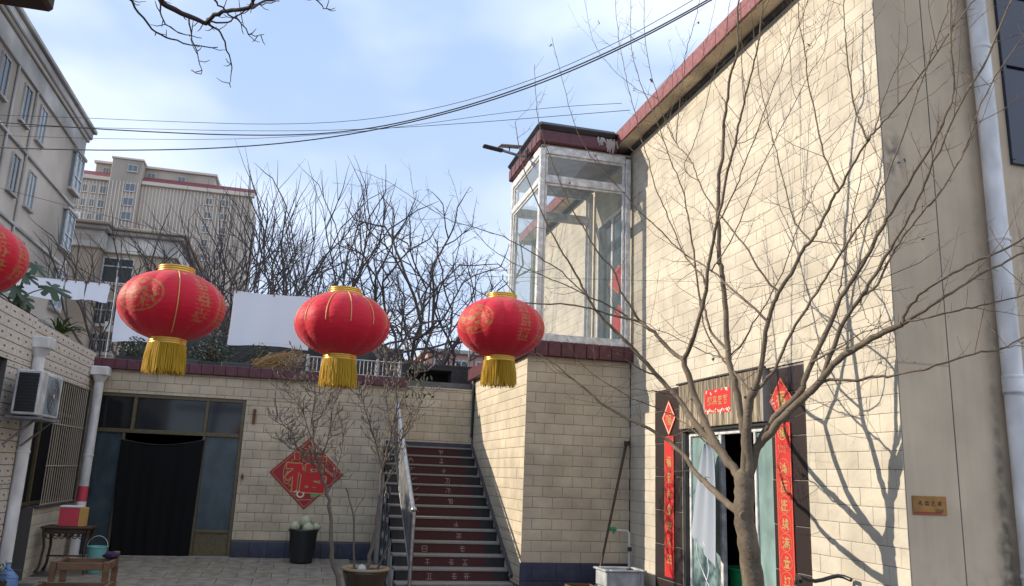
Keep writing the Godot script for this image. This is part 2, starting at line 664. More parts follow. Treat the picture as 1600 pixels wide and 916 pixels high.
# thin high cloud, whiter towards the sun
func sky_picture() -> ImageTexture:
	var w := 1024
	var h := 512
	var fn := FastNoiseLite.new()
	fn.seed = 21
	fn.frequency = 0.9
	fn.fractal_octaves = 5
	fn.noise_type = FastNoiseLite.TYPE_SIMPLEX_SMOOTH
	var fine := FastNoiseLite.new()
	fine.seed = 4
	fine.frequency = 2.3
	fine.fractal_octaves = 5
	var im := Image.create(w, h, false, Image.FORMAT_RGBF)
	var sun := Vector3(-1.0, 0.455, -0.33).normalized()
	for y in h:
		var el := PI * (0.5 - (y + 0.5) / h)
		for x in w:
			var az := TAU * ((x + 0.5) / w - 0.5)
			var d := Vector3(sin(az) * cos(el), sin(el), -cos(az) * cos(el))
			var e := maxf(d.y, 0.0)
			var toward := d.dot(sun)
			var blue := Color(0.37, 0.43, 0.53).lerp(Color(0.155, 0.245, 0.41), pow(e, 0.55))
			var p := Vector3(d.x, d.y * 2.2, d.z)
			var cloud := fn.get_noise_3dv(p * 1.6) * 0.75 + fine.get_noise_3dv(p * 2.2) * 0.40
			# a veil of cloud, thicker to the sun's side and again behind the camera
			var veil := 1.25 * (maxf(toward, -toward * 0.8 - 0.10) - 0.27)
			var cover := smoothstep(-0.55, 0.55, cloud * 1.05 + veil + 0.12)
			var c := blue.lerp(Color(0.445, 0.495, 0.595), cover * 0.95)
			c = c * (1.0 + 0.10 * maxf(toward, 0.0))
			im.set_pixel(x, y, c if d.y >= 0.0 else Color(0.20, 0.19, 0.18))
	return ImageTexture.create_from_image(im)


# ---------- ground ----------

func floor_y(z: float) -> float:
	return lerpf(0.0, -0.14, clampf((z + 15.1) / 3.5, 0.0, 1.0))


func make_ground() -> void:
	struct("ground", span(Vector3(-700, -0.9, -900), Vector3(700, -0.30, 300)), M.ground)
	var yard := MB.new()
	yard.quad(Vector3(-3.9, -0.018, -15.2), Vector3(4.8, -0.018, -15.2), Vector3(4.8, -0.158, -11.6), Vector3(-3.9, -0.158, -11.6), Vector3.UP)
	yard.quad(Vector3(-3.9, -0.158, -11.6), Vector3(9.0, -0.158, -11.6), Vector3(9.0, -0.158, 6.0), Vector3(-3.9, -0.158, 6.0), Vector3.UP)
	yard.quad(Vector3(-3.9, -0.32, 6.0), Vector3(9.0, -0.32, 6.0), Vector3(9.0, -0.158, 6.0), Vector3(-3.9, -0.158, 6.0), Vector3.BACK)
	var yd := struct("courtyard", yard.mesh(), M.dark_mortar)
	var slabs := []
	for k in 3:
		slabs.append(cube(Vector3.ZERO, Vector3(0.494, 0.03, 0.494), 0.004))
	for row in 12:
		for col in 14:
			var x := -3.25 + col * 0.5 + (0.25 if row % 2 else 0.0)
			var z0 := -14.83 + row * 0.5
			if x > 4.4 or (x > 1.2 and z0 < -11.9) or (x > 2.9 and z0 < -11.2):
				continue
			var y := floor_y(z0)
			var tilt := atan((floor_y(z0 - 0.25) - floor_y(z0 + 0.25)) / 0.5)
			var t := Transform3D(Basis(Vector3.RIGHT, tilt + rng.randf_range(-0.003, 0.003)), Vector3(x, y - 0.015 + rng.randf_range(-0.002, 0.002), z0))
			part("paving_slab", slabs[rng.randi() % 3], M["paving_%d" % (rng.randi() % 5)], yd, t)


# moves a finished thing's origin to the middle of its base, without moving what it shows
func settle(o: Node3D) -> Node3D:
	var box := AABB()
	var first := true
	for c in o.get_children():
		for m in [c] + c.get_children():
			if m is MeshInstance3D and m.mesh:
				var xf: Transform3D = m.transform if m == c else c.transform * m.transform
				var b: AABB = xf * m.mesh.get_aabb()
				box = b if first else box.merge(b)
				first = false
	var off := Vector3(box.get_center().x, box.position.y, box.get_center().z)
	for c in o.get_children():
		c.position -= off
	o.position += off
	return o


# ---------- the low building at the back of the yard ----------

func make_back_building() -> void:
	var t := thing("back_building", "low cream tiled house with maroon roof edge across the back of the courtyard", "building")
	var z0 := ZB - 0.012
	var z1 := z0 - 0.24
	var wm := MB.new()
	wm.box(Vector3(-3.53, 1.43, (z0 + z1) / 2), Vector3(0.12, 3.26, 0.24))
	wm.box(Vector3(-2.235, 2.86, (z0 + z1) / 2), Vector3(2.47, 0.40, 0.24))
	wm.box(Vector3(1.055, 1.43, (z0 + z1) / 2), Vector3(4.11, 3.26, 0.24))
	wm.box(Vector3(-3.7, 1.43, -18.2), Vector3(0.2, 3.26, 5.7))
	wm.box(Vector3(3.2, 1.43, -18.2), Vector3(0.2, 3.26, 5.7))
	wm.box(Vector3(-0.3, 1.43, -21.1), Vector3(7.0, 3.26, 0.2))
	var wall := part("wall", wm.mesh(), M.mortar, t)
	tile_wall(wall, "tile", "tan_tile", Vector3(-3.59, -0.02, z0), Vector3.RIGHT, 6.68, 3.08, 0.285, 0.152, [Rect2(0.14, -0.1, 2.45, 2.78), Rect2(2.58, -0.1, 4.3, 0.385)], 0, 0.006, 300, null, 0.08)
	tile_wall(wall, "skirting_tile", "navy_tile", Vector3(-1.0, -0.02, z0 + 0.008), Vector3.RIGHT, 2.45, 0.28, 0.3, 0.28, [], 2, 0.004)
	part("roof_slab", span(Vector3(-3.8, 3.06, -21.3), Vector3(3.1, 3.2, -15.13)), M.cement, t)
	part("stair_skirting", span(Vector3(1.5, 2.0, ZB + 0.001), Vector3(XP - 0.01, 2.075, ZB + 0.02), 0.003), M.navy_tile_0, t)
	# maroon roof edge of glazed tiles
	var fasc := part("roof_edge", span(Vector3(-3.62, 3.062, -15.24), Vector3(1.72, 3.222, -15.03), 0.01), M.maroon_tile_4, t)
	var ft := cube(Vector3.ZERO, Vector3(0.197, 0.172, 0.03), 0.006)
	for k in 27:
		part("edge_tile", ft, M["maroon_tile_%d" % (rng.randi() % 5)], fasc, Transform3D(Basis(Vector3.FORWARD, rng.randf_range(-0.008, 0.008)), Vector3(-3.5 + k * 0.2, 3.142 + rng.randf_range(-0.002, 0.002), -15.016)))
	part("wall_cap", span(Vector3(1.74, 3.06, -15.3), Vector3(3.1, 3.09, -15.085), 0.006), M.cream_tile_3, t)
	# floor and dimness of the room behind the door
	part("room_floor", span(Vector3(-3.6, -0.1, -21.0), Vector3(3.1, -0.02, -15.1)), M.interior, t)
	# wide glazed front
	var f := MB.new()
	var zf := -15.16
	for r in [[-3.45, -3.39, 0.0, 2.66], [-1.06, -1.0, 0.0, 2.66], [-2.84, -2.78, 2.0, 2.6], [-1.67, -1.61, 2.0, 2.6], [-2.95, -2.9, 0.0, 2.0], [-1.66, -1.61, 0.0, 2.0]]:
		f.box(Vector3((r[0] + r[1]) / 2, (r[2] + r[3]) / 2, zf), Vector3(r[1] - r[0], r[3] - r[2], 0.07), 0.006)
	f.box(Vector3(-2.225, 2.63, zf), Vector3(2.45, 0.06, 0.072), 0.006)
	f.box(Vector3(-2.225, 2.03, zf), Vector3(2.33, 0.07, 0.08), 0.008)
	f.box(Vector3(-1.335, 0.41, zf), Vector3(0.55, 0.05, 0.066), 0.006)
	var fr := part("shop_front", f.mesh(), M.olive_frame, t)
	for r in [[-3.39, -2.84], [-2.78, -1.67], [-1.61, -1.06]]:
		part("transom_pane", span(Vector3(r[0], 2.06, zf - 0.015), Vector3(r[1], 2.6, zf - 0.005)), M.dark_pane, fr)
	part("side_pane", span(Vector3(-3.39, 0.02, zf - 0.015), Vector3(-2.95, 2.0, zf - 0.005)), M.blue_film, fr)
	part("side_pane", span(Vector3(-1.61, 0.43, zf - 0.015), Vector3(-1.06, 2.0, zf - 0.005)), M.blue_film, fr)
	part("kick_panel", span(Vector3(-1.61, 0.0, zf - 0.02), Vector3(-1.06, 0.39, zf + 0.005), 0.005), M.olive_frame, fr)
	part("threshold", span(Vector3(-3.45, -0.03, -15.25), Vector3(-1.0, 0.012, -15.02), 0.006), M.tread, t)
	# walls that stand on the roof terrace
	var pm := MB.new()
	pm.box(Vector3(-0.9, 3.72, -18.6), Vector3(6.0, 1.10, 0.2), 0.01)
	part("terrace_parapet", pm.mesh(), M.dark_cement, t)
	var hut := MB.new()
	hut.box(Vector3(2.5, 3.55, -16.2), Vector3(1.5, 0.12, 1.0), 0.008)
	hut.box(Vector3(3.0, 3.3, -15.9), Vector3(0.5, 0.42, 0.5), 0.008)
	hut.box(Vector3(1.84, 3.3, -16.0), Vector3(0.14, 0.42, 0.6), 0.008)
	hut.box(Vector3(2.4, 3.3, -16.6), Vector3(1.3, 0.42, 0.1), 0.008)
	part("roof_hatch", hut.mesh(), M.dark_cement, t)
	settle(t)
	for k in 2:
		var hk := thing("rusty_hook", ["rusty iron bracket on the back wall high beside the dark glazed doorway", "small rusty stub low on the back wall beside the doorway's right frame"][k], "hook")
		var hp: Vector3 = [Vector3(-0.84, 2.38, ZB + 0.02), Vector3(-0.93, 1.33, ZB + 0.02)][k]
		part("plate", cube(hp, Vector3([0.05, 0.04][k], [0.26, 0.06][k], 0.03), 0.006), M.rust, hk)
		part("stub", rod(hp + Vector3(0, 0.04, 0.0), hp + Vector3(0, 0.05, 0.07), 0.012, 6), M.rust, hk)
		settle(hk)
	# black curtain in the door
	var g := []
	for y in 15:
		var row := []
		var v := y / 14.0
		for x in 33:
			var u := x / 32.0
			var top := 1.88 - 0.10 * sin(PI * u) + 0.05 * u
			var sway := -0.03 * sin(v * PI) + 0.03 * v
			row.append(Vector3(lerpf(-2.94 + 0.06 * v, -1.62 - 0.04 * v, u) + sway * (1.0 - u), lerpf(top, 0.015, v), -15.07 + 0.018 * sin(u * 43.0 + v) * (0.3 + 0.7 * v) + 0.01 * sin(u * 17.0)))
		g.append(row)
	var cm_ := MB.new()
	cm_.sheet(g, 0.004)
	var cur := thing("door_curtain", "long black curtain hanging across the open doorway of the low back building", "curtain")
	part("cloth", cm_.mesh(), M.black, cur)
	var cr := []
	for k in 9:
		cr.append(Vector3(lerpf(-2.98, -1.58, k / 8.0), 1.895 - 0.10 * sin(PI * k / 8.0) + 0.05 * k / 8.0, -15.065))
	part("cord", pipe(cr, [0.006, 0.006], 6), M.dark_cement, cur)
	settle(cur)


# ---------- stair ----------

func make_stairs() -> void:
	var t := thing("staircase", "straight outdoor stair with dark red risers climbing along the sunlit side wall", "stairs")
	var marks := ["", "2151 0383 5008 5098", "1191 1818 5109", "1544 9213", "0544 4491", "0344 4490", "2444", "", "", "1191 1119 9199 1999 1595", "1171 4049 1686", "1181 3339 6369 0999", "1143 6182 4649 1898"]
	var marks2 := ["1181 1186 8186 4149 1484", "2181 2887 5059 1696", "1545 5159 4884", "1191 1999 3737 9199 5157", "1181 1518 5159 7298", "1191 1199 9199 4149 6169", "", "1585 5159 2898", "1191 4249 7278 1696", "2181 1494 5159 3898", "1191 5159 2797 1999", "1181 3339 6369 1595", ""]
	for k in 13:
		var h := 2.0 - 0.164 * k
		var z := -15.08 + 0.277 * k
		part("tread", span(Vector3(1.44, h - 0.032, z - 0.30), Vector3(XP + 0.005, h, z + 0.012), 0.005), M.tread, t)
		var r := part("riser", span(Vector3(1.46, h - 0.17, z - 0.05), Vector3(XP, h - 0.033, z - 0.006)), M.riser, t)
		if k < 13:
			var right := 2.86 + rng.randf_range(-0.04, 0.06)
			part("red_lining", span(Vector3(1.70, h - 0.158, z - 0.0065), Vector3(right, h - 0.036, z - 0.0025)), M.riser_red, r)
			var c := MB.new()
			if marks[k] != "":
				c.glyph(marks[k], Vector3(1.93 + rng.randf_range(-0.02, 0.02) + 0.002 * k, h - 0.10, z - 0.0025), Vector3.RIGHT, Vector3.DOWN, 0.085, 0.010)
			if marks2[k] != "":
				c.glyph(marks2[k], Vector3(2.50 + rng.randf_range(-0.02, 0.02), h - 0.10, z - 0.0025), Vector3.RIGHT, Vector3.DOWN, 0.085, 0.010)
			if k == 10 or k == 11:
				c.glyph("2181 1595 5159 3898", Vector3(2.30, h - 0.10, z - 0.0025), Vector3.RIGHT, Vector3.DOWN, 0.08, 0.010)
			if not c.i.is_empty():
				part("faded_lettering", c.mesh(), M.chalk, r)
	# solid side of the stair, stepped
	var body := MB.new()
	for k in 13:
		var h := 2.0 - 0.164 * k - 0.036
		var z := -15.08 + 0.277 * k - 0.055
		if k < 12:
			body.box(Vector3(2.27, (h - 0.3) / 2 - 0.075, z - 0.1395), Vector3(1.66, h + 0.15, 0.279))
	part("body", body.mesh(), M.cement, t)
	var side := MB.new()
	for k in 12:
		var h := 2.0 - 0.164 * k - 0.04
		var z := -15.08 + 0.277 * k
		side.box(Vector3(1.432, (h - 0.15) / 2, z - 0.139 - 0.05), Vector3(0.012, h + 0.15, 0.2765))
	part("whitewashed_side", side.mesh(), M.whitewash, t)
	var sl := MB.new()
	var a := Vector3(XP - 0.012, 2.02, -15.1)
	var b := Vector3(XP - 0.012, 0.10, -11.80)
	sl.tube([a + Vector3(0, 0.03, 0), b + Vector3(0, 0.03, 0)], [0.035, 0.035], 4)
	part("wall_stringer", sl.mesh(), M.dark_cement, t)
	settle(t)
	var ir := thing("iron_trellis", "narrow black wrought iron trellis standing against the whitewashed side of the stair", "trellis")
	var ix := 1.37
	for z in [-13.55, -13.0, -12.45]:
		part("upright", rod(Vector3(ix, -0.12, z), Vector3(ix, 1.05 - 0.59 * (z + 13.0), z), 0.012, 6), M.dark_frame, ir)
	for k in 5:
		for j in 2:
			var c := Vector3(ix, 0.15 + k * 0.26, -13.28 + j * 0.55)
			var ring := []
			for q in 15:
				var ang := TAU * q / 12.0
				ring.append(c + Vector3(0, sin(ang), cos(ang)) * (0.125 - 0.006 * q))
			part("scroll", pipe(ring, [0.011, 0.008], 5), M.dark_frame, ir)
	settle(ir)
	# railing
	var r := thing("stair_railing", "grey steel handrail with solid panel on the open side of the stair", "railing")
	var n0 := Vector3(1.62, 0.99, -11.72)
	var n1 := Vector3(1.62, 0.99 + 0.588 * 3.2, -14.92)
	part("handrail", rod(n0, n1, 0.032, 12), M.steel, r)
	part("newel_post", rod(Vector3(1.62, -0.14, -11.70), n0 + Vector3(0, 0.02, 0.02), 0.028, 12), M.steel, r)
	part("top_post", rod(Vector3(1.62, 1.95, -14.92), n1 + Vector3(0, 0.02, 0), 0.024, 10), M.steel, r)
	var ball := MB.new()
	var pr := []
	for k in 9:
		pr.append(Vector2(sin(PI * k / 8.0) * 0.042, -cos(PI * k / 8.0) * 0.042))
	ball.lathe(pr, 14, n0 + Vector3(0, 0.03, 0.02))
	part("end_ball", ball.mesh(), M.steel, r)
	for k in 19:
		var p := n0.lerp(n1, (k + 0.7) / 19.5)
		part("baluster", rod(p - Vector3(0, 0.86, 0), p, 0.010, 6), M.dull_steel, r)
	var pm := MB.new()
	for s in [-1.0, 1.0]:
		var o := Vector3(0.004 * s, 0, 0)
		pm.quad(n0 + o - Vector3(0, 0.80, 0.05), n1 + o - Vector3(0, 0.80, -0.05), n1 + o - Vector3(0, 0.05, -0.05), n0 + o - Vector3(0, 0.05, 0.05), Vector3(s, 0, 0))
	part("panel", pm.mesh(), M.rail_panel, r)
	part("bottom_rail", rod(n0 - Vector3(0, 0.82, 0), n1 - Vector3(0, 0.82, 0), 0.016, 8), M.dull_steel, r)
	settle(r)


# ---------- porch block with the glazed room on top ----------

func make_porch() -> void:
	var t := thing("porch_block", "projecting cream tiled block between the stair and the red couplet door", "building")
	var wm := MB.new()
	wm.box(Vector3((XP + 0.012 + XF) / 2 , 1.56, ZA - 0.112), Vector3(XF - XP - 0.03, 3.44, 0.2))
	wm.box(Vector3(XP + 0.112, 1.56, (ZB + ZA) / 2 - 0.11), Vector3(0.2, 3.44, ZA - ZB - 0.2))
	wm.box(Vector3(XP + 0.112, 2.1, -16.2), Vector3(0.2, 2.4, 2.2))
	var wall := part("wall", wm.mesh(), M.mortar, t)
	tile_wall(wall, "tile", "tan_tile", Vector3(XP + 0.002, 0.36, ZA - 0.012), Vector3.RIGHT, XF - XP, 2.92, 0.295, 0.149)
	var steps := []
	for k in 7:
		steps.append(Rect2(k * 0.53, -0.5, 0.53, 0.5 + maxf(0.05, 1.66 - 0.312 * k)))
	tile_wall(wall, "tile", "tan_tile", Vector3(XP + 0.012, 0, ZB), Vector3.BACK, ZA - ZB, 3.28, 0.30, 0.15, steps, 0, 0.006, 175)
	tile_wall(wall, "skirting_tile", "navy_tile", Vector3(XP - 0.008, -0.14, ZA - 0.004), Vector3.RIGHT, XF - XP, 0.5, 0.36, 0.25, [], 2, 0.004)
	# maroon ledge under the glass
	var slab := part("ledge", span(Vector3(3.03, 3.28, -15.3), Vector3(XF - 0.002, 3.48, -11.32), 0.01), M.maroon_tile_4, t)
	var ft := cube(Vector3.ZERO, Vector3(0.194, 0.225, 0.03), 0.01)
	for k in 9:
		part("ledge_tile", ft, M["maroon_tile_%d" % (rng.randi() % 5)], slab, Transform3D(Basis(), Vector3(3.10 + k * 0.199, 3.385, -11.305)))
	for k in 20:
		part("ledge_tile", ft, M["maroon_tile_%d" % (rng.randi() % 5)], slab, Transform3D(Basis(Vector3.UP, PI / 2), Vector3(3.015, 3.385, -11.42 - k * 0.199)))
	part("corner_pipe", rod(Vector3(XP - 0.035, 2.2, -15.06), Vector3(XP - 0.035, 3.25, -15.06), 0.02, 8), M.black_plastic, t)
	settle(t)


func frame_bar(m: MB, a: Vector3, b: Vector3, w: float) -> void:
	var s := (b - a).abs() + Vector3(w, w, w)
	m.box((a + b) / 2, s, 0.008)


func make_cabin() -> void:
	var t := thing("glazed_balcony", "white framed glass box room with maroon roof sitting above the porch block", "balcony")
	var x0 := 3.24
	var x1 := 4.66
	var za := -11.38
	var zb := -13.12
	for p in [[x0, za], [x1, za], [x0, zb], [x1, zb]]:
		var fm := MB.new()
		frame_bar(fm, Vector3(p[0], 3.53, p[1]), Vector3(p[0], 6.5, p[1]), 0.085)
		part("corner_post", fm.mesh(), M.white_metal, t)
	for y in [3.53, 6.03, 6.52]:
		var w := 0.10 if y < 6.5 else 0.13
		var i := 0.048
		part("rail", _bar(Vector3(x0 + i, y, za), Vector3(x1 - i, y, za), w), M.white_metal, t)
		part("rail", _bar(Vector3(x0, y, za - i), Vector3(x0, y, zb + i), w), M.white_metal, t)
		part("rail", _bar(Vector3(x0 + i, y, zb), Vector3(x1 - i, y, zb), w), M.white_metal, t)
	for band in [[3.58, 5.98], [6.08, 6.455]]:
		for face in [[Vector3(x0 + 0.05, 0, za), Vector3(x1 - 0.05, 0, za)], [Vector3(x0, 0, za - 0.05), Vector3(x0, 0, zb + 0.05)], [Vector3(x0 + 0.05, 0, zb), Vector3(x1 - 0.05, 0, zb)]]:
			var a: Vector3 = face[0] + Vector3(0, band[0], 0)
			var b: Vector3 = face[1] + Vector3(0, band[1], 0)
			var sash := MB.new()
			var d := (Vector3(b.x, a.y, b.z) - a).normalized()
			var wd := Vector3(b.x - a.x, 0, b.z - a.z).length()
			for q in [0.0, 1.0]:
				sash.box(a + d * (0.02 + q * (wd - 0.04)) + Vector3(0, (band[1] - band[0]) / 2, 0), Vector3(0.035, band[1] - band[0], 0.035), 0.004)
				sash.box(a + d * wd / 2 + Vector3(0, 0.0175 + q * (band[1] - band[0] - 0.035), 0), Vector3(absf(d.x) * (wd - 0.08) + 0.032, 0.034, absf(d.z) * (wd - 0.08) + 0.032), 0.004)
			var s := part("sash", sash.mesh(), M.white_metal, t)
			var gl := MB.new()
			gl.quad(a + d * 0.03, b - Vector3(0, band[1] - band[0], 0) - d * 0.03, b - d * 0.03, a + d * 0.03 + Vector3(0, band[1] - band[0], 0), d.cross(Vector3.UP))
			part("pane", gl.mesh(), M.clear_glass, s)
	part("ceiling", span(Vector3(x0 - 0.02, 6.585, zb - 0.02), Vector3(XF - 0.02, 6.61, za + 0.02)), M.cabin_ceiling, t)
	part("floor", span(Vector3(x0 + 0.05, 3.485, zb + 0.05), Vector3(XF - 0.02, 3.50, za - 0.05)), M.tread, t)
	var roof := part("roof", span(Vector3(3.15, 6.615, -13.22), Vector3(XF - 0.28, 6.83, -11.29), 0.02), M.maroon_tile_0, t)
	part("roof_cap", span(Vector3(3.12, 6.832, -13.26), Vector3(XF - 0.28, 6.96, -11.255), 0.07), M.roof_cap, roof)
	for k in 7:
		part("edge_seam", span(Vector3(3.144, 6.62, -11.45 - k * 0.26), Vector3(3.152, 6.83, -11.47 - k * 0.26)), M.maroon_tile_4, roof)
	var pm := MB.new()
	for k in 34:
		var c := Vector3(4.10 + rng.randf() * 0.34, 0, -11.288)
		var top := 6.82 - rng.randf() * 0.05
		var len := rng.randf_range(0.03, 0.10) if c.x < 4.25 else rng.randf_range(0.06, 0.2)
		pm.stroke(Vector3(c.x, top, c.z), Vector3(c.x + rng.randf_range(-0.03, 0.03), top - len, c.z), Vector3.BACK, rng.randf_range(0.012, 0.03))
	part("flaked_paint", pm.mesh(), M.cabin_ceiling, roof)
	settle(t)
	# solar lamp fixed to the roof edge
	var l := thing("solar_street_lamp", "small solar lamp on a bent arm sticking out from the glass balcony roof", "lamp")
	var b := Vector3(3.15, 6.62, -12.0)
	part("arm", pipe([b, b + Vector3(-0.2, 0.02, 0), b + Vector3(-0.42, 0.06, 0)], [0.022, 0.022], 8), M.dull_steel, l)
	var hm := MB.new()
	hm.box(b + Vector3(-0.57, 0.075, 0), Vector3(0.34, 0.035, 0.13), 0.016, Basis(Vector3.BACK, -0.12))
	part("lamp_head", hm.mesh(), M.dark_frame, l)
	var sp := MB.new()
	sp.box(b + Vector3(-0.28, 0.17, -0.05), Vector3(0.36, 0.018, 0.27), 0.004, Basis(Vector3.RIGHT, 0.22) * Basis(Vector3.BACK, 0.06))
	part("solar_panel", sp.mesh(), M.grout, l)
	part("bracket", pipe([b + Vector3(-0.30, 0.04, 0), b + Vector3(-0.285, 0.16, -0.04)], [0.012, 0.012], 6), M.dull_steel, l)
	settle(l)


func _bar(a: Vector3, b: Vector3, w: float) -> ArrayMesh:
	var m := MB.new()
	var d := (b - a).abs()
	m.box((a + b) / 2, Vector3(maxf(d.x, 0.08), maxf(d.y, w), maxf(d.z, 0.08)), 0.008)
	return m.mesh()


# ---------- the tall house on the right ----------

# old render: mottling, mould at the corner and the damp run of dirt beside the rain pipe
func end_wall_picture() -> ImageTexture:
	var w := 560
	var h := 856
	var im := Image.create(w, h, false, Image.FORMAT_RGB8)
	var fn := FastNoiseLite.new()
	fn.seed = 3
	fn.frequency = 1.0
	fn.fractal_octaves = 5
	for py in h:
		var y := lerpf(6.73, -0.14, (py + 0.5) / h)
		for px in w:
			var x := 4.7 + 4.5 * (px + 0.5) / w
			var n := fn.get_noise_2d(x * 1.3, y * 1.3)
			var streak := fn.get_noise_2d(x * 9.0 + 40.0, y * 0.6)
			var c := Color(0.56, 0.445, 0.315) * (0.96 + 0.16 * n + 0.07 * streak)
			var fine := fn.get_noise_2d(x * 7.0 + 90.0, y * 7.0)
			var damp := exp(-pow((x - 5.70) / (0.05 + 0.05 * smoothstep(2.4, 0.6, y)), 2.0)) * (0.25 + 0.75 * smoothstep(3.2, 0.9, y)) * clampf(0.75 + 0.7 * fine + 0.3 * streak, 0.0, 1.0)
			var mould := exp(-pow((x - 4.86) / 0.10, 2.0) - pow((y - 4.42) / 0.22, 2.0)) * clampf(0.5 + 1.6 * fine, 0.0, 1.0)
			var run := smoothstep(6.0, 6.15, x) * smoothstep(4.7, 4.2, y) * smoothstep(2.0, 4.3, y) * clampf(0.35 + 1.2 * streak + 0.5 * fine, 0.0, 1.0)
			var foot := smoothstep(1.1, 0.5, y) * clampf(1.1 * fine + 0.6 * n, 0.0, 0.8) * 0.6
			c = c.lerp(Color(0.045, 0.045, 0.036), clampf(damp * 0.85, 0, 1))
			c = c.lerp(Color(0.09, 0.09, 0.08), clampf(mould * 0.8 + run * 0.5 + foot, 0, 0.9))
			if absf(y - 2.59) < 0.006 and x < 5.27:
				c = c * 0.72
			im.set_pixel(px, py, Color(clampf(c.r, 0, 1), clampf(c.g, 0, 1), clampf(c.b, 0, 1)).linear_to_srgb())
	return ImageTexture.create_from_image(im)


func make_main_house() -> void:
	var t := thing("main_house", "tall two storey house with sunlit cream tile front and grey end wall", "building")
	var xo := XF + 0.014
	var w := MB.new()
	var xc := xo + 0.11
	for r in [[-17.0, -12.95, -0.2, 6.74], [-12.95, -11.55, -0.2, 3.55], [-12.95, -11.55, 5.9, 6.74], [-11.55, -10.52, -0.2, 6.74], [-10.52, -7.0, 2.76, 6.74], [-7.0, -5.9, -0.2, 6.74]]:
		w.box(Vector3(xc, (r[2] + r[3]) / 2, (r[0] + r[1]) / 2), Vector3(0.22, r[3] - r[2], r[1] - r[0]))
	w.box(Vector3(9.1, 3.3, -11.4), Vector3(0.2, 6.9, 11.4))
	w.box(Vector3(6.9, 3.3, -17.1), Vector3(4.4, 6.9, 0.2))
	var wall := part("wall", w.mesh(), M.mortar, t)
	tile_wall(wall, "tile", "cream_tile", Vector3(xo, -0.145, -17.0), Vector3.BACK, 11.3, 6.885, 0.307, 0.1545, [Rect2(6.48, -0.2, 3.52, 3.105), Rect2(-1, -1, 6.6, 4.4), Rect2(4.05, 3.6, 1.4, 2.45)], 0, 0.004)
	# rendered end wall with an expansion joint
	var e := MB.new()
	e.box(Vector3((xo + 0.002 + 5.266) / 2, 3.3, -5.8), Vector3(5.266 - xo - 0.002, 6.9, 0.2), 0.004)
	e.box(Vector3((5.275 + 9.2) / 2, 3.3, -5.8), Vector3(9.2 - 5.275, 6.9, 0.2), 0.004)
	var ew := part("end_wall", e.mesh(), M.plaster, t)
	var coat := mat("end_wall_render", Color(1, 1, 1), 0.93)
	coat.albedo_texture = end_wall_picture()
	for r in [[xo + 0.003, 5.265], [5.276, 9.1]]:
		var cm_ := MB.new()
		cm_.quad(Vector3(r[0], -0.14, -5.698), Vector3(r[1], -0.14, -5.698), Vector3(r[1], 6.73, -5.698), Vector3(r[0], 6.73, -5.698), Vector3.BACK, Rect2((r[0] - 4.7) / 4.5, 0, (r[1] - r[0]) / 4.5, 1))
		part("render_coat", cm_.mesh(), coat, ew)
	part("joint_filler", span(Vector3(5.266, -0.1, -5.8), Vector3(5.275, 6.7, -5.712)), M.dark_mortar, ew)
	for c in [[5.09, 3.69, 0.022], [5.12, 3.70, 0.012], [5.11, 3.66, 0.009], [4.93, 2.60, 0.012], [5.30, 3.02, 0.012], [4.97, 4.42, 0.03], [4.90, 4.38, 0.02]]:
		var cp := MB.new()
		for k in 9:
			var a := rng.randf() * TAU
			cp.stroke(Vector3(c[0], c[1], -5.70), Vector3(c[0] + cos(a) * c[2], c[1] + sin(a) * c[2] * 0.7, -5.70), Vector3.BACK, c[2] * 0.7, 0.001)
		part("chip", cp.mesh(), M.dark_cement, ew)
	# roof with wide eaves
	var roof := part("roof", span(Vector3(4.48, 6.745, -17.4), Vector3(9.4, 6.95, -5.42), 0.004), M.soffit, t)
	var ft := cube(Vector3.ZERO, Vector3(0.024, 0.235, 0.296), 0.008)
	for k in 40:
		part("edge_tile", ft, M["rose_tile_%d" % (rng.randi() % 5)], roof, Transform3D(Basis(), Vector3(4.466, 6.868 + rng.randf_range(-0.003, 0.003), -17.25 + k * 0.3)))
	part("roof_tiles", span(Vector3(4.5, 6.955, -17.3), Vector3(9.3, 7.02, -5.5), 0.02), M.maroon_tile_1, roof)
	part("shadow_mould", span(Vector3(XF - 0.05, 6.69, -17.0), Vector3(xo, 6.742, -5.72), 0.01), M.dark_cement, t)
	# rooms behind the openings
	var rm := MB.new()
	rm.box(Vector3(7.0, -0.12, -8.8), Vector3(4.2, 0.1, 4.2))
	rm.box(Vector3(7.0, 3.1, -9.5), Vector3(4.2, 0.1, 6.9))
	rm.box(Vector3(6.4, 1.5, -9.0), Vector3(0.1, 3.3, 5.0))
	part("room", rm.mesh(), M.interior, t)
	# stone surround of the door
	var ds := part("door_surround", cube(Vector3(xo + 0.06, 1.3, -10.11), Vector3(0.12, 2.9, 0.82)), M.grout, t)
	var ds2 := part("door_surround", cube(Vector3(xo + 0.06, 1.3, -7.31), Vector3(0.12, 2.9, 0.62)), M.grout, t)
	tile_wall(ds, "granite_slab", "granite", Vector3(xo - 0.002, -0.145, -10.52), Vector3.BACK, 0.81, 2.895, 0.81, 0.437, [], 2, 0.007)
	tile_wall(ds2, "granite_slab", "granite", Vector3(xo - 0.002, -0.145, -7.61), Vector3.BACK, 0.61, 2.88, 0.61, 0.437, [], 2, 0.007)
	# door
	var hb := part("header_board", span(Vector3(XF - 0.035, 2.20, -9.70), Vector3(xo + 0.1, 2.765, -7.72), 0.006), M.old_board, t)
	part("header_trim", span(Vector3(XF - 0.055, 2.768, -9.74), Vector3(xo + 0.05, 2.79, -7.68), 0.004), M.dark_cement, hb)
	part("header_edge", span(Vector3(XF - 0.037, 2.20, -7.718), Vector3(xo + 0.1, 2.765, -7.69), 0.003), M.cabin_ceiling, hb)
	part("lintel", span(Vector3(XF + 0.0, 2.165, -9.70), Vector3(xo + 0.1, 2.197, -7.64), 0.003), M.dark_frame, t)
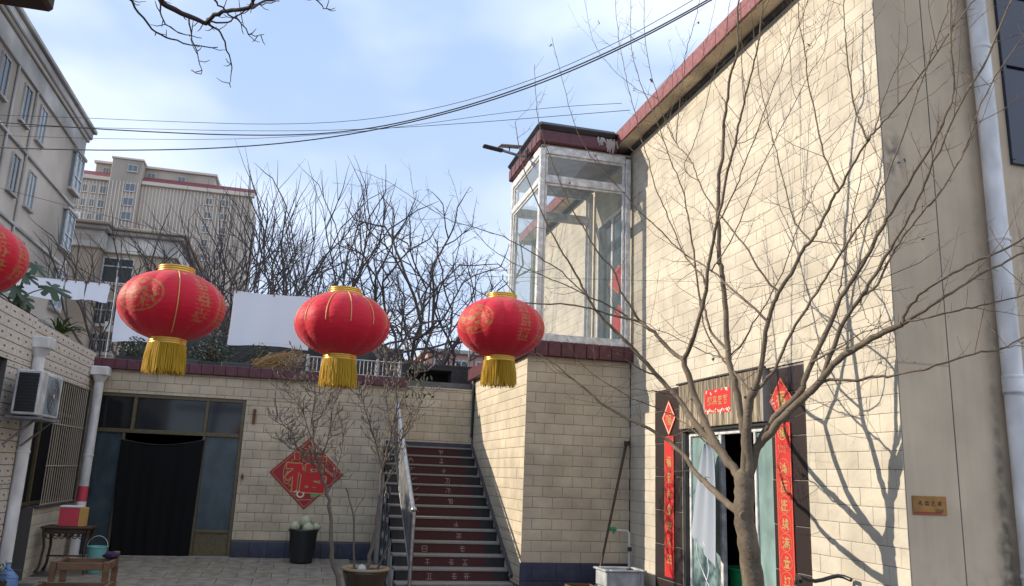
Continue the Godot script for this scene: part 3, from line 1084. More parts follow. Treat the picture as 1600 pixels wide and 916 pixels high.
	var d := MB.new()
	var xd := XF + 0.10
	for r in [[-9.63, -9.585, -0.14, 2.16], [-8.86, -8.80, -0.14, 2.12], [-8.08, -8.04, -0.14, 2.12], [-7.66, -7.62, -0.14, 2.16]]:
		d.box(Vector3(xd, (r[2] + r[3]) / 2, (r[0] + r[1]) / 2), Vector3(0.06, r[3] - r[2], r[1] - r[0]), 0.006)
	d.box(Vector3(xd, 2.135, -8.62), Vector3(0.075, 0.055, 1.92), 0.006)
	d.box(Vector3(xd, -0.12, -8.62), Vector3(0.075, 0.04, 1.92), 0.006)
	var door := part("sliding_door", d.mesh(), M.white_metal, t)
	part("pane", span(Vector3(xd - 0.004, -0.1, -9.585), Vector3(xd + 0.004, 2.108, -8.86)), M.teal_film, door)
	part("pane", span(Vector3(xd - 0.004, -0.1, -8.04), Vector3(xd + 0.004, 2.108, -7.66)), M.teal_film, door)
	part("jamb", span(Vector3(XF + 0.02, -0.14, -9.70), Vector3(XF + 0.16, 2.16, -9.635), 0.004), M.dark_frame, t)
	# upper door inside the glass room
	var ud := MB.new()
	var xu := XF + 0.03
	for r in [[-12.95, -12.89, 3.55, 5.9], [-12.28, -12.22, 3.55, 5.85], [-11.61, -11.55, 3.55, 5.9]]:
		ud.box(Vector3(xu, (r[2] + r[3]) / 2, (r[0] + r[1]) / 2), Vector3(0.06, r[3] - r[2], r[1] - r[0]), 0.006)
	ud.box(Vector3(xu, 5.87, -12.25), Vector3(0.07, 0.06, 1.28), 0.006)
	ud.box(Vector3(xu, 3.58, -12.25), Vector3(0.07, 0.06, 1.28), 0.006)
	var udn := part("upper_door", ud.mesh(), M.white_metal, t)
	part("pane", span(Vector3(xu - 0.005, 3.61, -12.89), Vector3(xu + 0.005, 5.84, -12.28)), M.blue_film, udn)
	part("pane", span(Vector3(xu - 0.005, 3.61, -12.22), Vector3(xu + 0.005, 5.84, -11.61)), M.blue_film, udn)
	# window high in the end wall
	var wn := MB.new()
	for r in [[6.13, 6.17, 4.57, 6.3], [6.85, 6.89, 4.57, 6.3], [7.56, 7.6, 4.57, 6.3]]:
		wn.box(Vector3((r[0] + r[1]) / 2, (r[2] + r[3]) / 2, -5.69), Vector3(r[1] - r[0], r[3] - r[2], 0.05), 0.004)
	for y in [4.55, 5.55, 6.32]:
		wn.box(Vector3(6.865, y, -5.69), Vector3(1.47, 0.04, 0.052), 0.004)
	var wi := part("window", wn.mesh(), M.navy_pane, t)
	part("pane", span(Vector3(6.17, 4.57, -5.705), Vector3(6.85, 6.3, -5.692)), M.navy_pane, wi)
	part("pane", span(Vector3(6.89, 4.57, -5.705), Vector3(7.56, 6.3, -5.692)), M.navy_pane, wi)
	settle(t)
	# large rain pipe on the end wall
	var p := thing("rain_pipe", "thick white plastic rain pipe running down the grey end wall", "pipe")
	var px := 5.825
	var pz := -5.60
	part("pipe", rod(Vector3(px, -0.14, pz), Vector3(px - 0.01, 6.74, pz), 0.082, 20), M.white_pvc, p)
	for y in [3.74, 2.52, 2.38, 0.9, 5.6]:
		part("pipe_collar", turned([Vector2(0.084, -0.02), Vector2(0.092, -0.012), Vector2(0.092, 0.012), Vector2(0.084, 0.02)], 20, Vector3(px, y, pz)), M.white_pvc, p)
	part("pipe_socket", turned([Vector2(0.083, -0.09), Vector2(0.092, -0.08), Vector2(0.092, 0.06), Vector2(0.083, 0.07)], 20, Vector3(px, 2.45, pz)), M.white_pvc, p)
	settle(p)


# ---------- the white tiled building on the left ----------

func make_side_building() -> void:
	var t := thing("side_building", "low building on the left faced with white tiles that carry small dark plaques", "building")
	var w := MB.new()
	w.box(Vector3(-3.66, 3.0, -9.3), Vector3(0.38, 0.62, 4.6))
	w.box(Vector3(-3.66, 1.2, -8.3), Vector3(0.38, 2.95, 2.6))
	w.box(Vector3(-3.66, 1.2, -11.18), Vector3(0.38, 2.95, 0.84))
	w.box(Vector3(-3.66, 0.5, -10.18), Vector3(0.38, 1.4, 1.16))
	w.box(Vector3(-3.68, 2.99, -13.36), Vector3(0.3, 0.64, 3.48))
	w.box(Vector3(-3.68, 2.44, -12.08), Vector3(0.3, 0.46, 0.94))
	w.box(Vector3(-3.68, 0.35, -14.02), Vector3(0.3, 1.0, 2.14))
	w.box(Vector3(-3.68, 1.7, -14.98), Vector3(0.3, 2.0, 0.24))
	w.box(Vector3(-3.68, 1.2, -11.68), Vector3(0.3, 2.9, 0.12))
	w.box(Vector3(-6.8, 1.5, -11.0), Vector3(0.2, 3.5, 8.3))
	w.box(Vector3(-5.2, 1.5, -6.9), Vector3(3.3, 3.5, 0.2))
	w.box(Vector3(-5.2, 3.2, -11.0), Vector3(3.0, 0.1, 8.3))
	w.box(Vector3(-5.2, 1.5, -15.2), Vector3(3.3, 3.5, 0.2))
	var wall := part("wall", w.mesh(), M.dark_mortar, t)
	tile_wall(wall, "white_tile", "white_tile", Vector3(-3.472, -0.15, -7.0), Vector3.FORWARD, 4.6, 3.46, 0.285, 0.144, [Rect2(2.6, 1.35, 1.16, 1.46)], 1, 0.010, 150, M.plaque_grey)
	tile_wall(wall, "white_tile", "white_tile", Vector3(-3.532, -0.15, -11.62), Vector3.FORWARD, 3.48, 3.46, 0.285, 0.144, [Rect2(0.12, -0.1, 0.82, 2.44), Rect2(0.9, -1, 3, 3.82)], 1, 0.010, 150, M.plaque_grey)
	tile_wall(wall, "base_tile", "cream_tile", Vector3(-3.532, -0.15, -12.95), Vector3.FORWARD, 2.14, 0.99, 0.285, 0.15)
	part("window_sill", span(Vector3(-3.56, 0.838, -14.9), Vector3(-3.47, 0.872, -12.96), 0.006), M.dark_cement, t)
	part("door", span(Vector3(-3.74, -0.14, -12.94), Vector3(-3.70, 2.26, -11.74), 0.004), M.dark_frame, t)
	var dm := MB.new()
	for z in [-12.60, -13.08, -13.98, -14.85]:
		dm.box(Vector3(-3.66, 1.76, z), Vector3(0.06, 1.82, 0.05), 0.004)
	for y in [0.89, 2.2, 2.66]:
		dm.box(Vector3(-3.662, y, -13.72), Vector3(0.056, 0.05, 2.3), 0.004)
	var wf := part("window", dm.mesh(), M.olive_frame, t)
	part("pane", span(Vector3(-3.68, 0.9, -14.85), Vector3(-3.672, 2.66, -12.6)), M.black, wf)
	var wf2 := part("window", span(Vector3(-3.56, 1.2, -10.76), Vector3(-3.52, 2.66, -9.6), 0.004), M.dark_frame, t)
	part("pane", span(Vector3(-3.518, 1.25, -10.7), Vector3(-3.512, 2.6, -9.65)), M.dark_pane, wf2)
	settle(t)
	# burglar bars
	var g := thing("window_grille", "metal burglar bars over the window behind the air conditioner on the white tiled wall", "grille")
	for k in 15:
		part("bar", rod(Vector3(-3.50, 0.86, -13.14 - k * 0.118), Vector3(-3.50, 2.68, -13.14 - k * 0.118), 0.0075, 6), M.grille, g)
	for y in [0.88, 1.42, 2.02, 2.66]:
		part("cross_bar", rod(Vector3(-3.495, y, -13.10), Vector3(-3.495, y, -14.83), 0.011, 6), M.grille, g)
	settle(g)
	# two rain pipes with hoppers
	for k in 2:
		var p := thing("downpipe", ["white downpipe with square hopper beside the air conditioner on the left wall", "white downpipe with square hopper in the corner between tiled wall and dark doorway"][k], "pipe", Vector3.ZERO, 0, "white downpipes with hoppers")
		var z: float = [-11.66, -14.93][k]
		var x: float = [-3.40, -3.38][k]
		part("pipe", rod(Vector3(x, -0.12, z), Vector3(x, 2.92, z), 0.076, 14), M.white_pvc, p)
		var h := MB.new()
		h.box(Vector3(x, 2.99, z), Vector3(0.28, 0.15, 0.28), 0.012)
		h.lathe([Vector2(0.078, 2.80), Vector2(0.085, 2.83), Vector2(0.13, 2.914)], 14, Vector3(x, 0, z))
		part("hopper", h.mesh(), M.white_pvc, p)
		part("pipe_clip", turned([Vector2(0.078, -0.02), Vector2(0.084, -0.016), Vector2(0.084, 0.016), Vector2(0.078, 0.02)], 14, Vector3(x, 1.6, z)), M.white_pvc, p)
		settle(p)
	# air conditioner
	var a := thing("air_conditioner", "white outdoor air conditioning unit on a bracket high on the left wall", "air conditioner")
	var c := Vector3(-3.19, 2.285, -11.15)
	part("casing", cube(c, Vector3(0.28, 0.53, 0.90), 0.012), M.white_paint, a)
	part("side_grille", cube(c + Vector3(0.005, 0.0, 0.451), Vector3(0.22, 0.46, 0.006), 0.002), M.black_plastic, a)
	for k in 12:
		part("louvre", cube(c + Vector3(0.005, -0.21 + k * 0.038, 0.457), Vector3(0.22, 0.006, 0.012)), M.dark_frame, a)
	part("fan_panel", cube(c + Vector3(0.142, 0.0, -0.08), Vector3(0.008, 0.46, 0.56), 0.004), M.far_pale_pane, a)
	var fan := MB.new()
	for rr in [0.05, 0.10, 0.15, 0.19, 0.215]:
		var ring := []
		for k in 25:
			ring.append(c + Vector3(0.152, sin(TAU * k / 24.0) * rr, -0.08 + cos(TAU * k / 24.0) * rr))
		fan.tube(ring, [0.004, 0.004], 5, false)
	for k in 8:
		fan.tube([c + Vector3(0.152, 0, -0.08), c + Vector3(0.152, sin(TAU * k / 8.0) * 0.215, -0.08 + cos(TAU * k / 8.0) * 0.215)], [0.004, 0.004], 5)
	part("fan_guard", fan.mesh(), M.dull_steel, a)
	part("hub", cube(c + Vector3(0.157, 0, -0.08), Vector3(0.008, 0.05, 0.05), 0.003), M.white_paint, a)
	var br := MB.new()
	for z in [-0.33, 0.33]:
		br.box(c + Vector3(-0.02, -0.29, z), Vector3(0.40, 0.035, 0.04), 0.004)
		br.tube([c + Vector3(-0.20, -0.62, z), c + Vector3(0.12, -0.30, z)], [0.014, 0.014], 6)
	br.box(c + Vector3(0.0, -0.30, 0.0), Vector3(0.34, 0.03, 0.9), 0.004)
	part("bracket", br.mesh(), M.dull_steel, a)
	part("hose", pipe(smooth(cm([-341, 248, -1146, -340, 262, -1152, -343, 255, -1160, -345, 238, -1166])), [0.016, 0.016], 8), M.white_pvc, a)
	settle(a)
	# things along its foot
	var tb := thing("side_table", "small dark wooden table with carved apron holding a red box by the window", "table")
	var o := Vector3(-3.12, -0.05, -13.35)
	part("table_top", cube(o + Vector3(0, 0.62, 0), Vector3(0.66, 0.03, 0.46), 0.008), M.wood_dark, tb)
	for sx in [-1, 1]:
		for sz in [-1, 1]:
			part("leg", pipe([o + Vector3(sx * 0.29, 0.6, sz * 0.18), o + Vector3(sx * 0.26, 0.35, sz * 0.165), o + Vector3(sx * 0.28, 0.1, sz * 0.175), o + Vector3(sx * 0.32, 0.0, sz * 0.20)], [0.025, 0.018, 0.018, 0.026], 8), M.wood_dark, tb)
	for s in [-1, 1]:
		var am := MB.new()
		am.box(o + Vector3(0, 0.575, s * 0.19), Vector3(0.52, 0.06, 0.018), 0.004)
		for k in 6:
			var ring := []
			for j in 13:
				ring.append(o + Vector3(-0.21 + k * 0.084 + cos(TAU * j / 12.0) * 0.036, 0.51 + sin(TAU * j / 12.0) * 0.036, s * 0.19))
			am.tube(ring, [0.008, 0.008], 5, false)
		part("carved_apron", am.mesh(), M.wood_dark, tb)
	part("stretcher", rod(o + Vector3(-0.26, 0.22, 0), o + Vector3(0.26, 0.22, 0), 0.012), M.wood_dark, tb)
	settle(tb)
	var bx := thing("gift_box", "red cardboard box with yellow side and pale lid standing on small dark table", "box")
	o = Vector3(-3.14, 0.586, -13.36)
	part("box", cube(o + Vector3(0, 0.13, 0), Vector3(0.25, 0.26, 0.2), 0.004), M.pink_paper, bx)
	part("yellow_side", cube(o + Vector3(0.17, 0.13, -0.02), Vector3(0.085, 0.262, 0.18), 0.003), M.yellow_paper, bx)
	part("lid", cube(o + Vector3(0, 0.272, 0), Vector3(0.26, 0.022, 0.21), 0.004), M.linen, bx)
	settle(bx)
	var rp := thing("red_paper", "red paper pasted round the foot of the corner downpipe above the table", "paper")
	part("sheet", turned([Vector2(0.0765, 0.86), Vector2(0.0785, 0.862), Vector2(0.0785, 1.10), Vector2(0.0765, 1.102)], 14, Vector3(-3.38, 0, -14.93)), M.pink_paper, rp)
	settle(rp)
	var bk := thing("bucket", "pale teal plastic bucket beside the small dark table on the paving", "bucket")
	o = Vector3(-2.73, floor_y(-13.4), -13.4)
	part("pail", turned([Vector2(0.0, 0.004), Vector2(0.10, 0.004), Vector2(0.135, 0.36), Vector2(0.145, 0.36), Vector2(0.145, 0.375), Vector2(0.128, 0.375), Vector2(0.095, 0.02), Vector2(0, 0.02)], 20, o), M.teal_plastic, bk)
	var hd := []
	for k in 9:
		var a2 := PI * k / 8.0
		hd.append(o + Vector3(cos(a2) * 0.14, 0.36 + sin(a2) * 0.16, 0.0))
	part("handle", pipe(hd, [0.004, 0.004], 6), M.white_metal, bk)
	settle(bk)
	var pc := thing("cloth_bundle", "dark purple cloth lying in a heap on the low wooden stand rail", "cloth")
	var pm := MB.new()
	var gg := []
	for y in 9:
		var row := []
		for x in 12:
			var a3 := TAU * x / 11.0
			var e := PI * (y / 8.0 - 0.5)
			var rr2 := 0.065 * (1.0 + 0.18 * sin(a3 * 3.0 + e * 4.0))
			row.append(Vector3(cos(a3) * cos(e) * rr2 * 1.2, sin(e) * rr2 * 0.55, sin(a3) * cos(e) * rr2))
		gg.append(row)
	pm.sheet(gg)
	part("cloth", pm.mesh(), M.purple_cloth, pc)
	settle(pc)
	pc.position = Vector3(-1.76, 0.555, -9.34)
	wood_stand(Vector3(-1.95, -0.145, -9.15), 0.52, 0.46, 0.72, 0.06, "open topped brown wooden stand with one post taller than the rest")
	wood_stand(Vector3(-1.86, -0.145, -8.30), 0.62, 0.42, 0.60, 0.0, "lower brown wooden stand nearest the camera at the bottom left")
	var jg := thing("water_jug", "translucent blue plastic water jug on the ground beside the left wall", "jug")
	part("body", turned([Vector2(0, 0), Vector2(0.12, 0.0), Vector2(0.13, 0.03), Vector2(0.125, 0.12), Vector2(0.132, 0.16), Vector2(0.125, 0.30), Vector2(0.05, 0.38), Vector2(0.03, 0.40), Vector2(0.03, 0.45), Vector2(0, 0.45)], 20, Vector3(-3.22, -0.15, -11.2)), M.blue_plastic, jg)
	part("cap", turned([Vector2(0, 0.45), Vector2(0.034, 0.45), Vector2(0.034, 0.485), Vector2(0, 0.485)], 14, Vector3(-3.22, -0.15, -11.2)), M.ceramic, jg)
	settle(jg)
	potted_strap_plant(Vector3(-3.24, -0.15, -10.75), 0.16, 0.3, 26, 0.35, "green leafy pot plant beside the blue water jug at the left edge", 5)


func wood_stand(o: Vector3, w: float, d: float, h: float, extra: float, label: String) -> void:
	var s := thing("wooden_stand", label, "stand", Vector3.ZERO, 0, "brown wooden stands")
	for sx in [-1, 1]:
		for sz in [-1, 1]:
			var top := h + (extra if sx == 1 and sz == -1 else 0.0)
			part("leg", cube(o + Vector3(sx * (w / 2 - 0.025), top / 2, sz * (d / 2 - 0.025)), Vector3(0.055, top, 0.05), 0.006), M.wood, s)
	for sz in [-1, 1]:
		part("rail", cube(o + Vector3(0, h - 0.045, sz * (d / 2 - 0.024)), Vector3(w - 0.112, 0.07, 0.032), 0.005), M.wood, s)
		part("rail", cube(o + Vector3(0, h * 0.35, sz * (d / 2 - 0.024)), Vector3(w - 0.112, 0.04, 0.028), 0.005), M.wood, s)
	for sx in [-1, 1]:
		part("rail", cube(o + Vector3(sx * (w / 2 - 0.024), h - 0.045, 0), Vector3(0.032, 0.07, d - 0.102), 0.005), M.wood, s)
	settle(s)


# ---------- lanterns ----------

func lantern_picture(kind: int) -> ImageTexture:
	var w := 768
	var h := 256
	var im := Image.create(w, h, false, Image.FORMAT_RGB8)
	var fn := FastNoiseLite.new()
	fn.seed = 9 + kind
	fn.frequency = 0.055
	fn.fractal_octaves = 3
	var wear := FastNoiseLite.new()
	wear.seed = 31 + kind
	wear.frequency = 0.02
	var red := Color(0.57, 0.009, 0.026)
	var gold := Color(0.33, 0.20, 0.055)
	for y in h:
		for x in w:
			var c := red * (1.0 + 0.10 * wear.get_noise_2d(x * 1.0, y * 3.0))
			if kind != 1:
				# four prints round the body: two roundels and two columns of writing
				var cell := (int(x / 192.0) + 1) % 2
				var p := Vector2((x % 192) - 96, (y - 118) * 1.25)
				var nz := fn.get_noise_2d(x, y)
				var on := false
				if cell == 0:
					var r := p.length()
					var a := p.angle()
					on = (r < 66 and r > 60) or (r < 56 and absf(sin(a * 2.0 + r * 0.10 + nz * 3.0)) > 0.55 and nz > -0.22) or (r < 12)
				else:
					var col := absf(absf(p.x) - 34.0)
					var cy := fposmod(p.y + 90.0, 60.0) - 30.0
					var cx := absf(p.x) - 34.0
					on = col < 25 and absf(p.y) < 88 and ((absf(fposmod(cy + 30.0, 15.0) - 7.5) < 2.6 and absf(cx) < 21.0 - 6.0 * sin(cy)) or (absf(absf(cx) - 12.0) < 2.8 and absf(cy) < 22) or (absf(cx) < 2.6 and absf(cy) < 25)) and nz > -0.3
				if on:
					c = c.lerp(gold, clampf(0.58 + 0.9 * wear.get_noise_2d(x * 2.0 + 400.0, y * 2.0), 0.05, 0.95))
			im.set_pixel(x, y, c.linear_to_srgb())
	return ImageTexture.create_from_image(im)


func make_lantern(at: Vector3, d: float, kind: int, turn: float, label: String) -> void:
	var t := thing("red_lantern", label, "lantern", at, turn, "red lanterns strung across the courtyard")
	var key := "lantern_%d" % kind
	if not M.has(key):
		var m := mat(key, Color(1, 1, 1), 0.58)
		m.metallic_specular = 0.35
		m.normal_enabled = true
		m.normal_texture = tex["relief"]
		m.normal_scale = 0.22
		m.albedo_texture = lantern_picture(kind)
		m.backlight_enabled = true
		m.backlight = Color(0.44, 0.03, 0.055)
		m.rim_enabled = true
		m.rim = 0.25
	var hh := d * 0.325
	var pr := []
	for k in 25:
		var a := lerpf(-1.22, 1.22, k / 24.0)
		pr.append(Vector2(cos(a) * d * 0.5, sin(a) * hh / sin(1.22)))
	var body := MB.new()
	body.lathe(pr, 120, Vector3.ZERO, 12, 0.040)
	part("cloth_body", body.mesh(), M[key], t)
	if kind == 1:
		for k in 12:
			var a := TAU * (k + 0.5) / 12.0
			a = TAU * k / 12.0
			var pts := []
			for j in range(11, 25):
				var q: Vector2 = pr[j]
				pts.append(Vector3(cos(a) * (q.x * 0.960 + 0.003), q.y, sin(a) * (q.x * 0.960 + 0.003)))
			part("gold_seam", pipe(pts, [0.0025, 0.004], 5), M.seam, t)
	else:
		var pts := []
		var a := TAU * 9.0 / 12.0
		for j in range(2, 25):
			var q: Vector2 = pr[j]
			pts.append(Vector3(cos(a + PI) * (q.x * 0.960 + 0.003), q.y, sin(a + PI) * (q.x * 0.960 + 0.003)))
		part("gold_seam", pipe(pts, [0.003, 0.003], 5), M.seam, t)
	for s in [1.0, -1.0]:
		var cr := MB.new()
		var y0: float = hh * s
		var r := d * 0.165
		var prof := [Vector2(r, y0 - s * 0.012)]
		for b in 3:
			prof.append_array([Vector2(r + 0.0045, y0 + s * (0.002 + b * 0.012)), Vector2(r + 0.0045, y0 + s * (0.009 + b * 0.012)), Vector2(r, y0 + s * (0.011 + b * 0.012))])
		if s < 0:
			prof.reverse()
		cr.lathe(prof, 28)
		part("gold_collar", cr.mesh(), M.collar_gold, t)
	var top := MB.new()
	top.tube([Vector3(-d * 0.165, hh + 0.03, 0), Vector3(0, hh + 0.14, 0), Vector3(d * 0.165, hh + 0.03, 0)], [0.004, 0.004], 6)
	top.tube([Vector3(0, hh + 0.14, 0), Vector3(0, hh + 0.17, 0)], [0.004, 0.004], 6)
	part("hanger", top.mesh(), M.wire, t)
	# fringe of yellow threads
	var fr := MB.new()
	var r2 := RandomNumberGenerator.new()
	r2.seed = 100 + kind + int(at.x * 10)
	for k in 330:
		var a := TAU * k / 330.0 * 3.0 + r2.randf() * 0.02
		var rr := d * (0.172 - 0.012 * (k % 3))
		var len := d * 0.275 + r2.randf_range(-0.015, 0.010)
		var p0 := Vector3(cos(a) * rr, -hh - 0.03, sin(a) * rr)
		var p2 := Vector3(cos(a) * (rr + 0.003 + r2.randf() * 0.012), -hh - 0.03 - len, sin(a) * (rr + 0.003 + r2.randf() * 0.012)) + Vector3(r2.randf_range(-0.005, 0.005), 0, r2.randf_range(-0.005, 0.005))
		fr.tube([p0, p0.lerp(p2, 0.5) + Vector3(cos(a), 0, sin(a)) * 0.004, p2], [0.0021, 0.0019], 3, false)
	stuff(part("fringe", fr.mesh(), M.yellow_thread, t))


func make_lanterns() -> void:
	make_lantern(Vector3(-1.68, 2.49, -4.36), 0.57, 2, 0.4, "red lantern cut by the left edge with gold printed flowers")
	make_lantern(Vector3(-0.765, 2.395, -4.760), 0.57, 0, 0.25, "largest whole red lantern with dull gold roundel, left of the plain one")
	make_lantern(Vector3(0.178, 2.395, -4.920), 0.57, 1, 0.13, "plain red lantern with thin gold seams and no print, in the middle")
	make_lantern(Vector3(1.179, 2.469, -4.998), 0.57, 2, 3.0, "red lantern with gold print hanging in front of the stair's side wall")
	var w := thing("lantern_line", "thin wire stretched across the yard from which the lanterns hang", "wire")
	part("wire", pipe(cm([-347, 298, -370, -160, 286, -438, -78, 281, -476, 18, 272, -492, 118, 281, -500, 470, 330, -600]), [0.0012, 0.0012], 4), M.wire, w)
	settle(w)


# ---------- paper and lettering ----------

# strokes on a 10 x 10 grid
const G := {
	"hong": "0112 0415 0927 3353 4347 3757 7162 6296 6266 7374 6686 6796 9698 9889 6888",
	"yun": "3181 2494 5437 3768 7688 0112 0313 1316 1607 0719 1999",
	"lian": "2282 5134 3475 2585 5258 1728 0112 0313 1316 1607 0719 1999",
	"mian": "2113 1333 3316 1636 0838 7161 5282 8285 8555 5255 5383 4688 4649 8689 6699",
	"man": "0112 0415 0927 3292 5153 7173 3494 3694 3639 3696 9699 5557 5748 7577 7768",
	"tang": "5153 3142 7162 1494 1415 9495 3575 7577 7737 3735 5759 3878 1999",
	"hong2": "2113 1333 3316 1636 0838 5292 7278 4898",
	"fu": "2021 0333 3306 2429 3445 4191 5383 8385 8555 5355 4696 9699 9949 4946 6669 4798",
	"xing": "2181 8184 8424 2421 2282 2515 2787 5559 2999",
	"yong": "4151 2353 5359 5948 1535 3518 7254 5499",
	"an": "5051 1292 1213 9293 4326 2689 7318 0595",
	"jin": "5014 5094 2575 3878 5059 1999 2567 7678",
	"jia": "5051 1292 1213 9293 2474 5435 3517 4557 5748 4627 4618 7566 5689",
	"ren": "5115 1509 5255 5599",
	"nian": "3113 2282 2585 2528 0898 5259",
	"guang": "5154 2133 8163 0595 3518 6568 6898 9897",
	"rong": "0292 3133 6163 1494 1415 9495 1797 5659 5719 5799",
	"zhi": "4051 2373 7317 1728 2899",
	"ji": "1191 5113 2383 3575 7579 7939 3935",
	"gao": "5051 1191 3373 7375 7535 3335 1696 1619 9699 3878 3838",
	"zhao": "1131 3135 3515 1511 1333 5191 7154 9195 5797 1819 3839 5859 8889",
	"da": "1494 5159 5519 5599",
}


func couplet(center: Vector3, right: Vector3, width: float, top: float, bottom: float, words: Array, first: float, step: float, rings: bool, label: String) -> void:
	var t := thing("door_couplet", label, "couplet", Vector3.ZERO, 0, "red couplet strips beside the door")
	var down := Vector3.DOWN
	var out := down.cross(right).normalized()
	var mid := Vector3(center.x, (top + bottom) / 2, center.z)
	var size := right.abs() * width + Vector3(0, top - bottom, 0) + out.abs() * 0.003
	var paper := part("paper", cube(mid, size, 0.0008), M.paper_red, t)
	var e := MB.new()
	for s in [-1.0, 1.0]:
		e.stroke(mid + right * s * (width / 2 - 0.012) + Vector3(0, (top - bottom) / 2 - 0.02, 0) + out * 0.0015, mid + right * s * (width / 2 - 0.012) - Vector3(0, (top - bottom) / 2 - 0.02, 0) + out * 0.0015, out, 0.006, 0.001)
	part("gold_border", e.mesh(), M.gold_print, paper)
	for k in words.size():
		var c := Vector3(center.x, first - step * k, center.z) + out * 0.0016
		var g := MB.new()
		g.glyph(G[words[k]], c, right, down, step * 0.62, step * 0.085)
		part("character", g.mesh(), M.gold_print, paper)
		if rings:
			var r := MB.new()
			r.ring(c, right, down, width * 0.36, step * 0.47, 0.005)
			part("ring", r.mesh(), M.gold_print, paper)
	if rings:
		var g := MB.new()
		var c := Vector3(center.x, top - 0.09, center.z) + out * 0.0016
		g.ring(c, right, down, width * 0.28, 0.08, 0.012)
		g.glyph(G.fu, c, right, down, 0.09, 0.012)
		for j in 2:
			for k in 5:
				g.glyph(["1191 5159 1999", "2181 2484 5159", "1595 5119", "1191 1999 9199", "3171 5159 1888"][k], Vector3(center.x, first + 0.205 - j * 0.05, center.z) + right * (k - 2) * 0.032 * (1.0 - 0.2 * j) + out * 0.0016, right, down, 0.024, 0.005)
		part("emblem", g.mesh(), M.gold_print, paper)
	settle(t)


func diamond(center: Vector3, right: Vector3, w: float, h: float, label: String, called := "paper_diamond") -> Array:
	var t := thing(called, label, "paper decoration", Vector3.ZERO, 0, "red paper diamonds")
	var out := Vector3.DOWN.cross(right).normalized()
	var m := MB.new()
	var q := [center + Vector3(0, h, 0), center + right * w, center - Vector3(0, h, 0), center - right * w]
	m.quad(q[0] + out * 0.002, q[1] + out * 0.002, q[2] + out * 0.002, q[3] + out * 0.002, out)
	for k in 4:
		var a: Vector3 = q[k]
		var b: Vector3 = q[(k + 1) % 4]
		m.quad(a, b, b + out * 0.002, a + out * 0.002, (a + b - center * 2.0).normalized())
	var p := part("paper", m.mesh(), M.paper_red, t)
	var e := MB.new()
	for k in 4:
		e.stroke(center.lerp(q[k], 0.93) + out * 0.002, center.lerp(q[(k + 1) % 4], 0.93) + out * 0.002, out, 0.007, 0.001)
	part("gold_border", e.mesh(), M.gold_print, p)
	return [t, p, out]


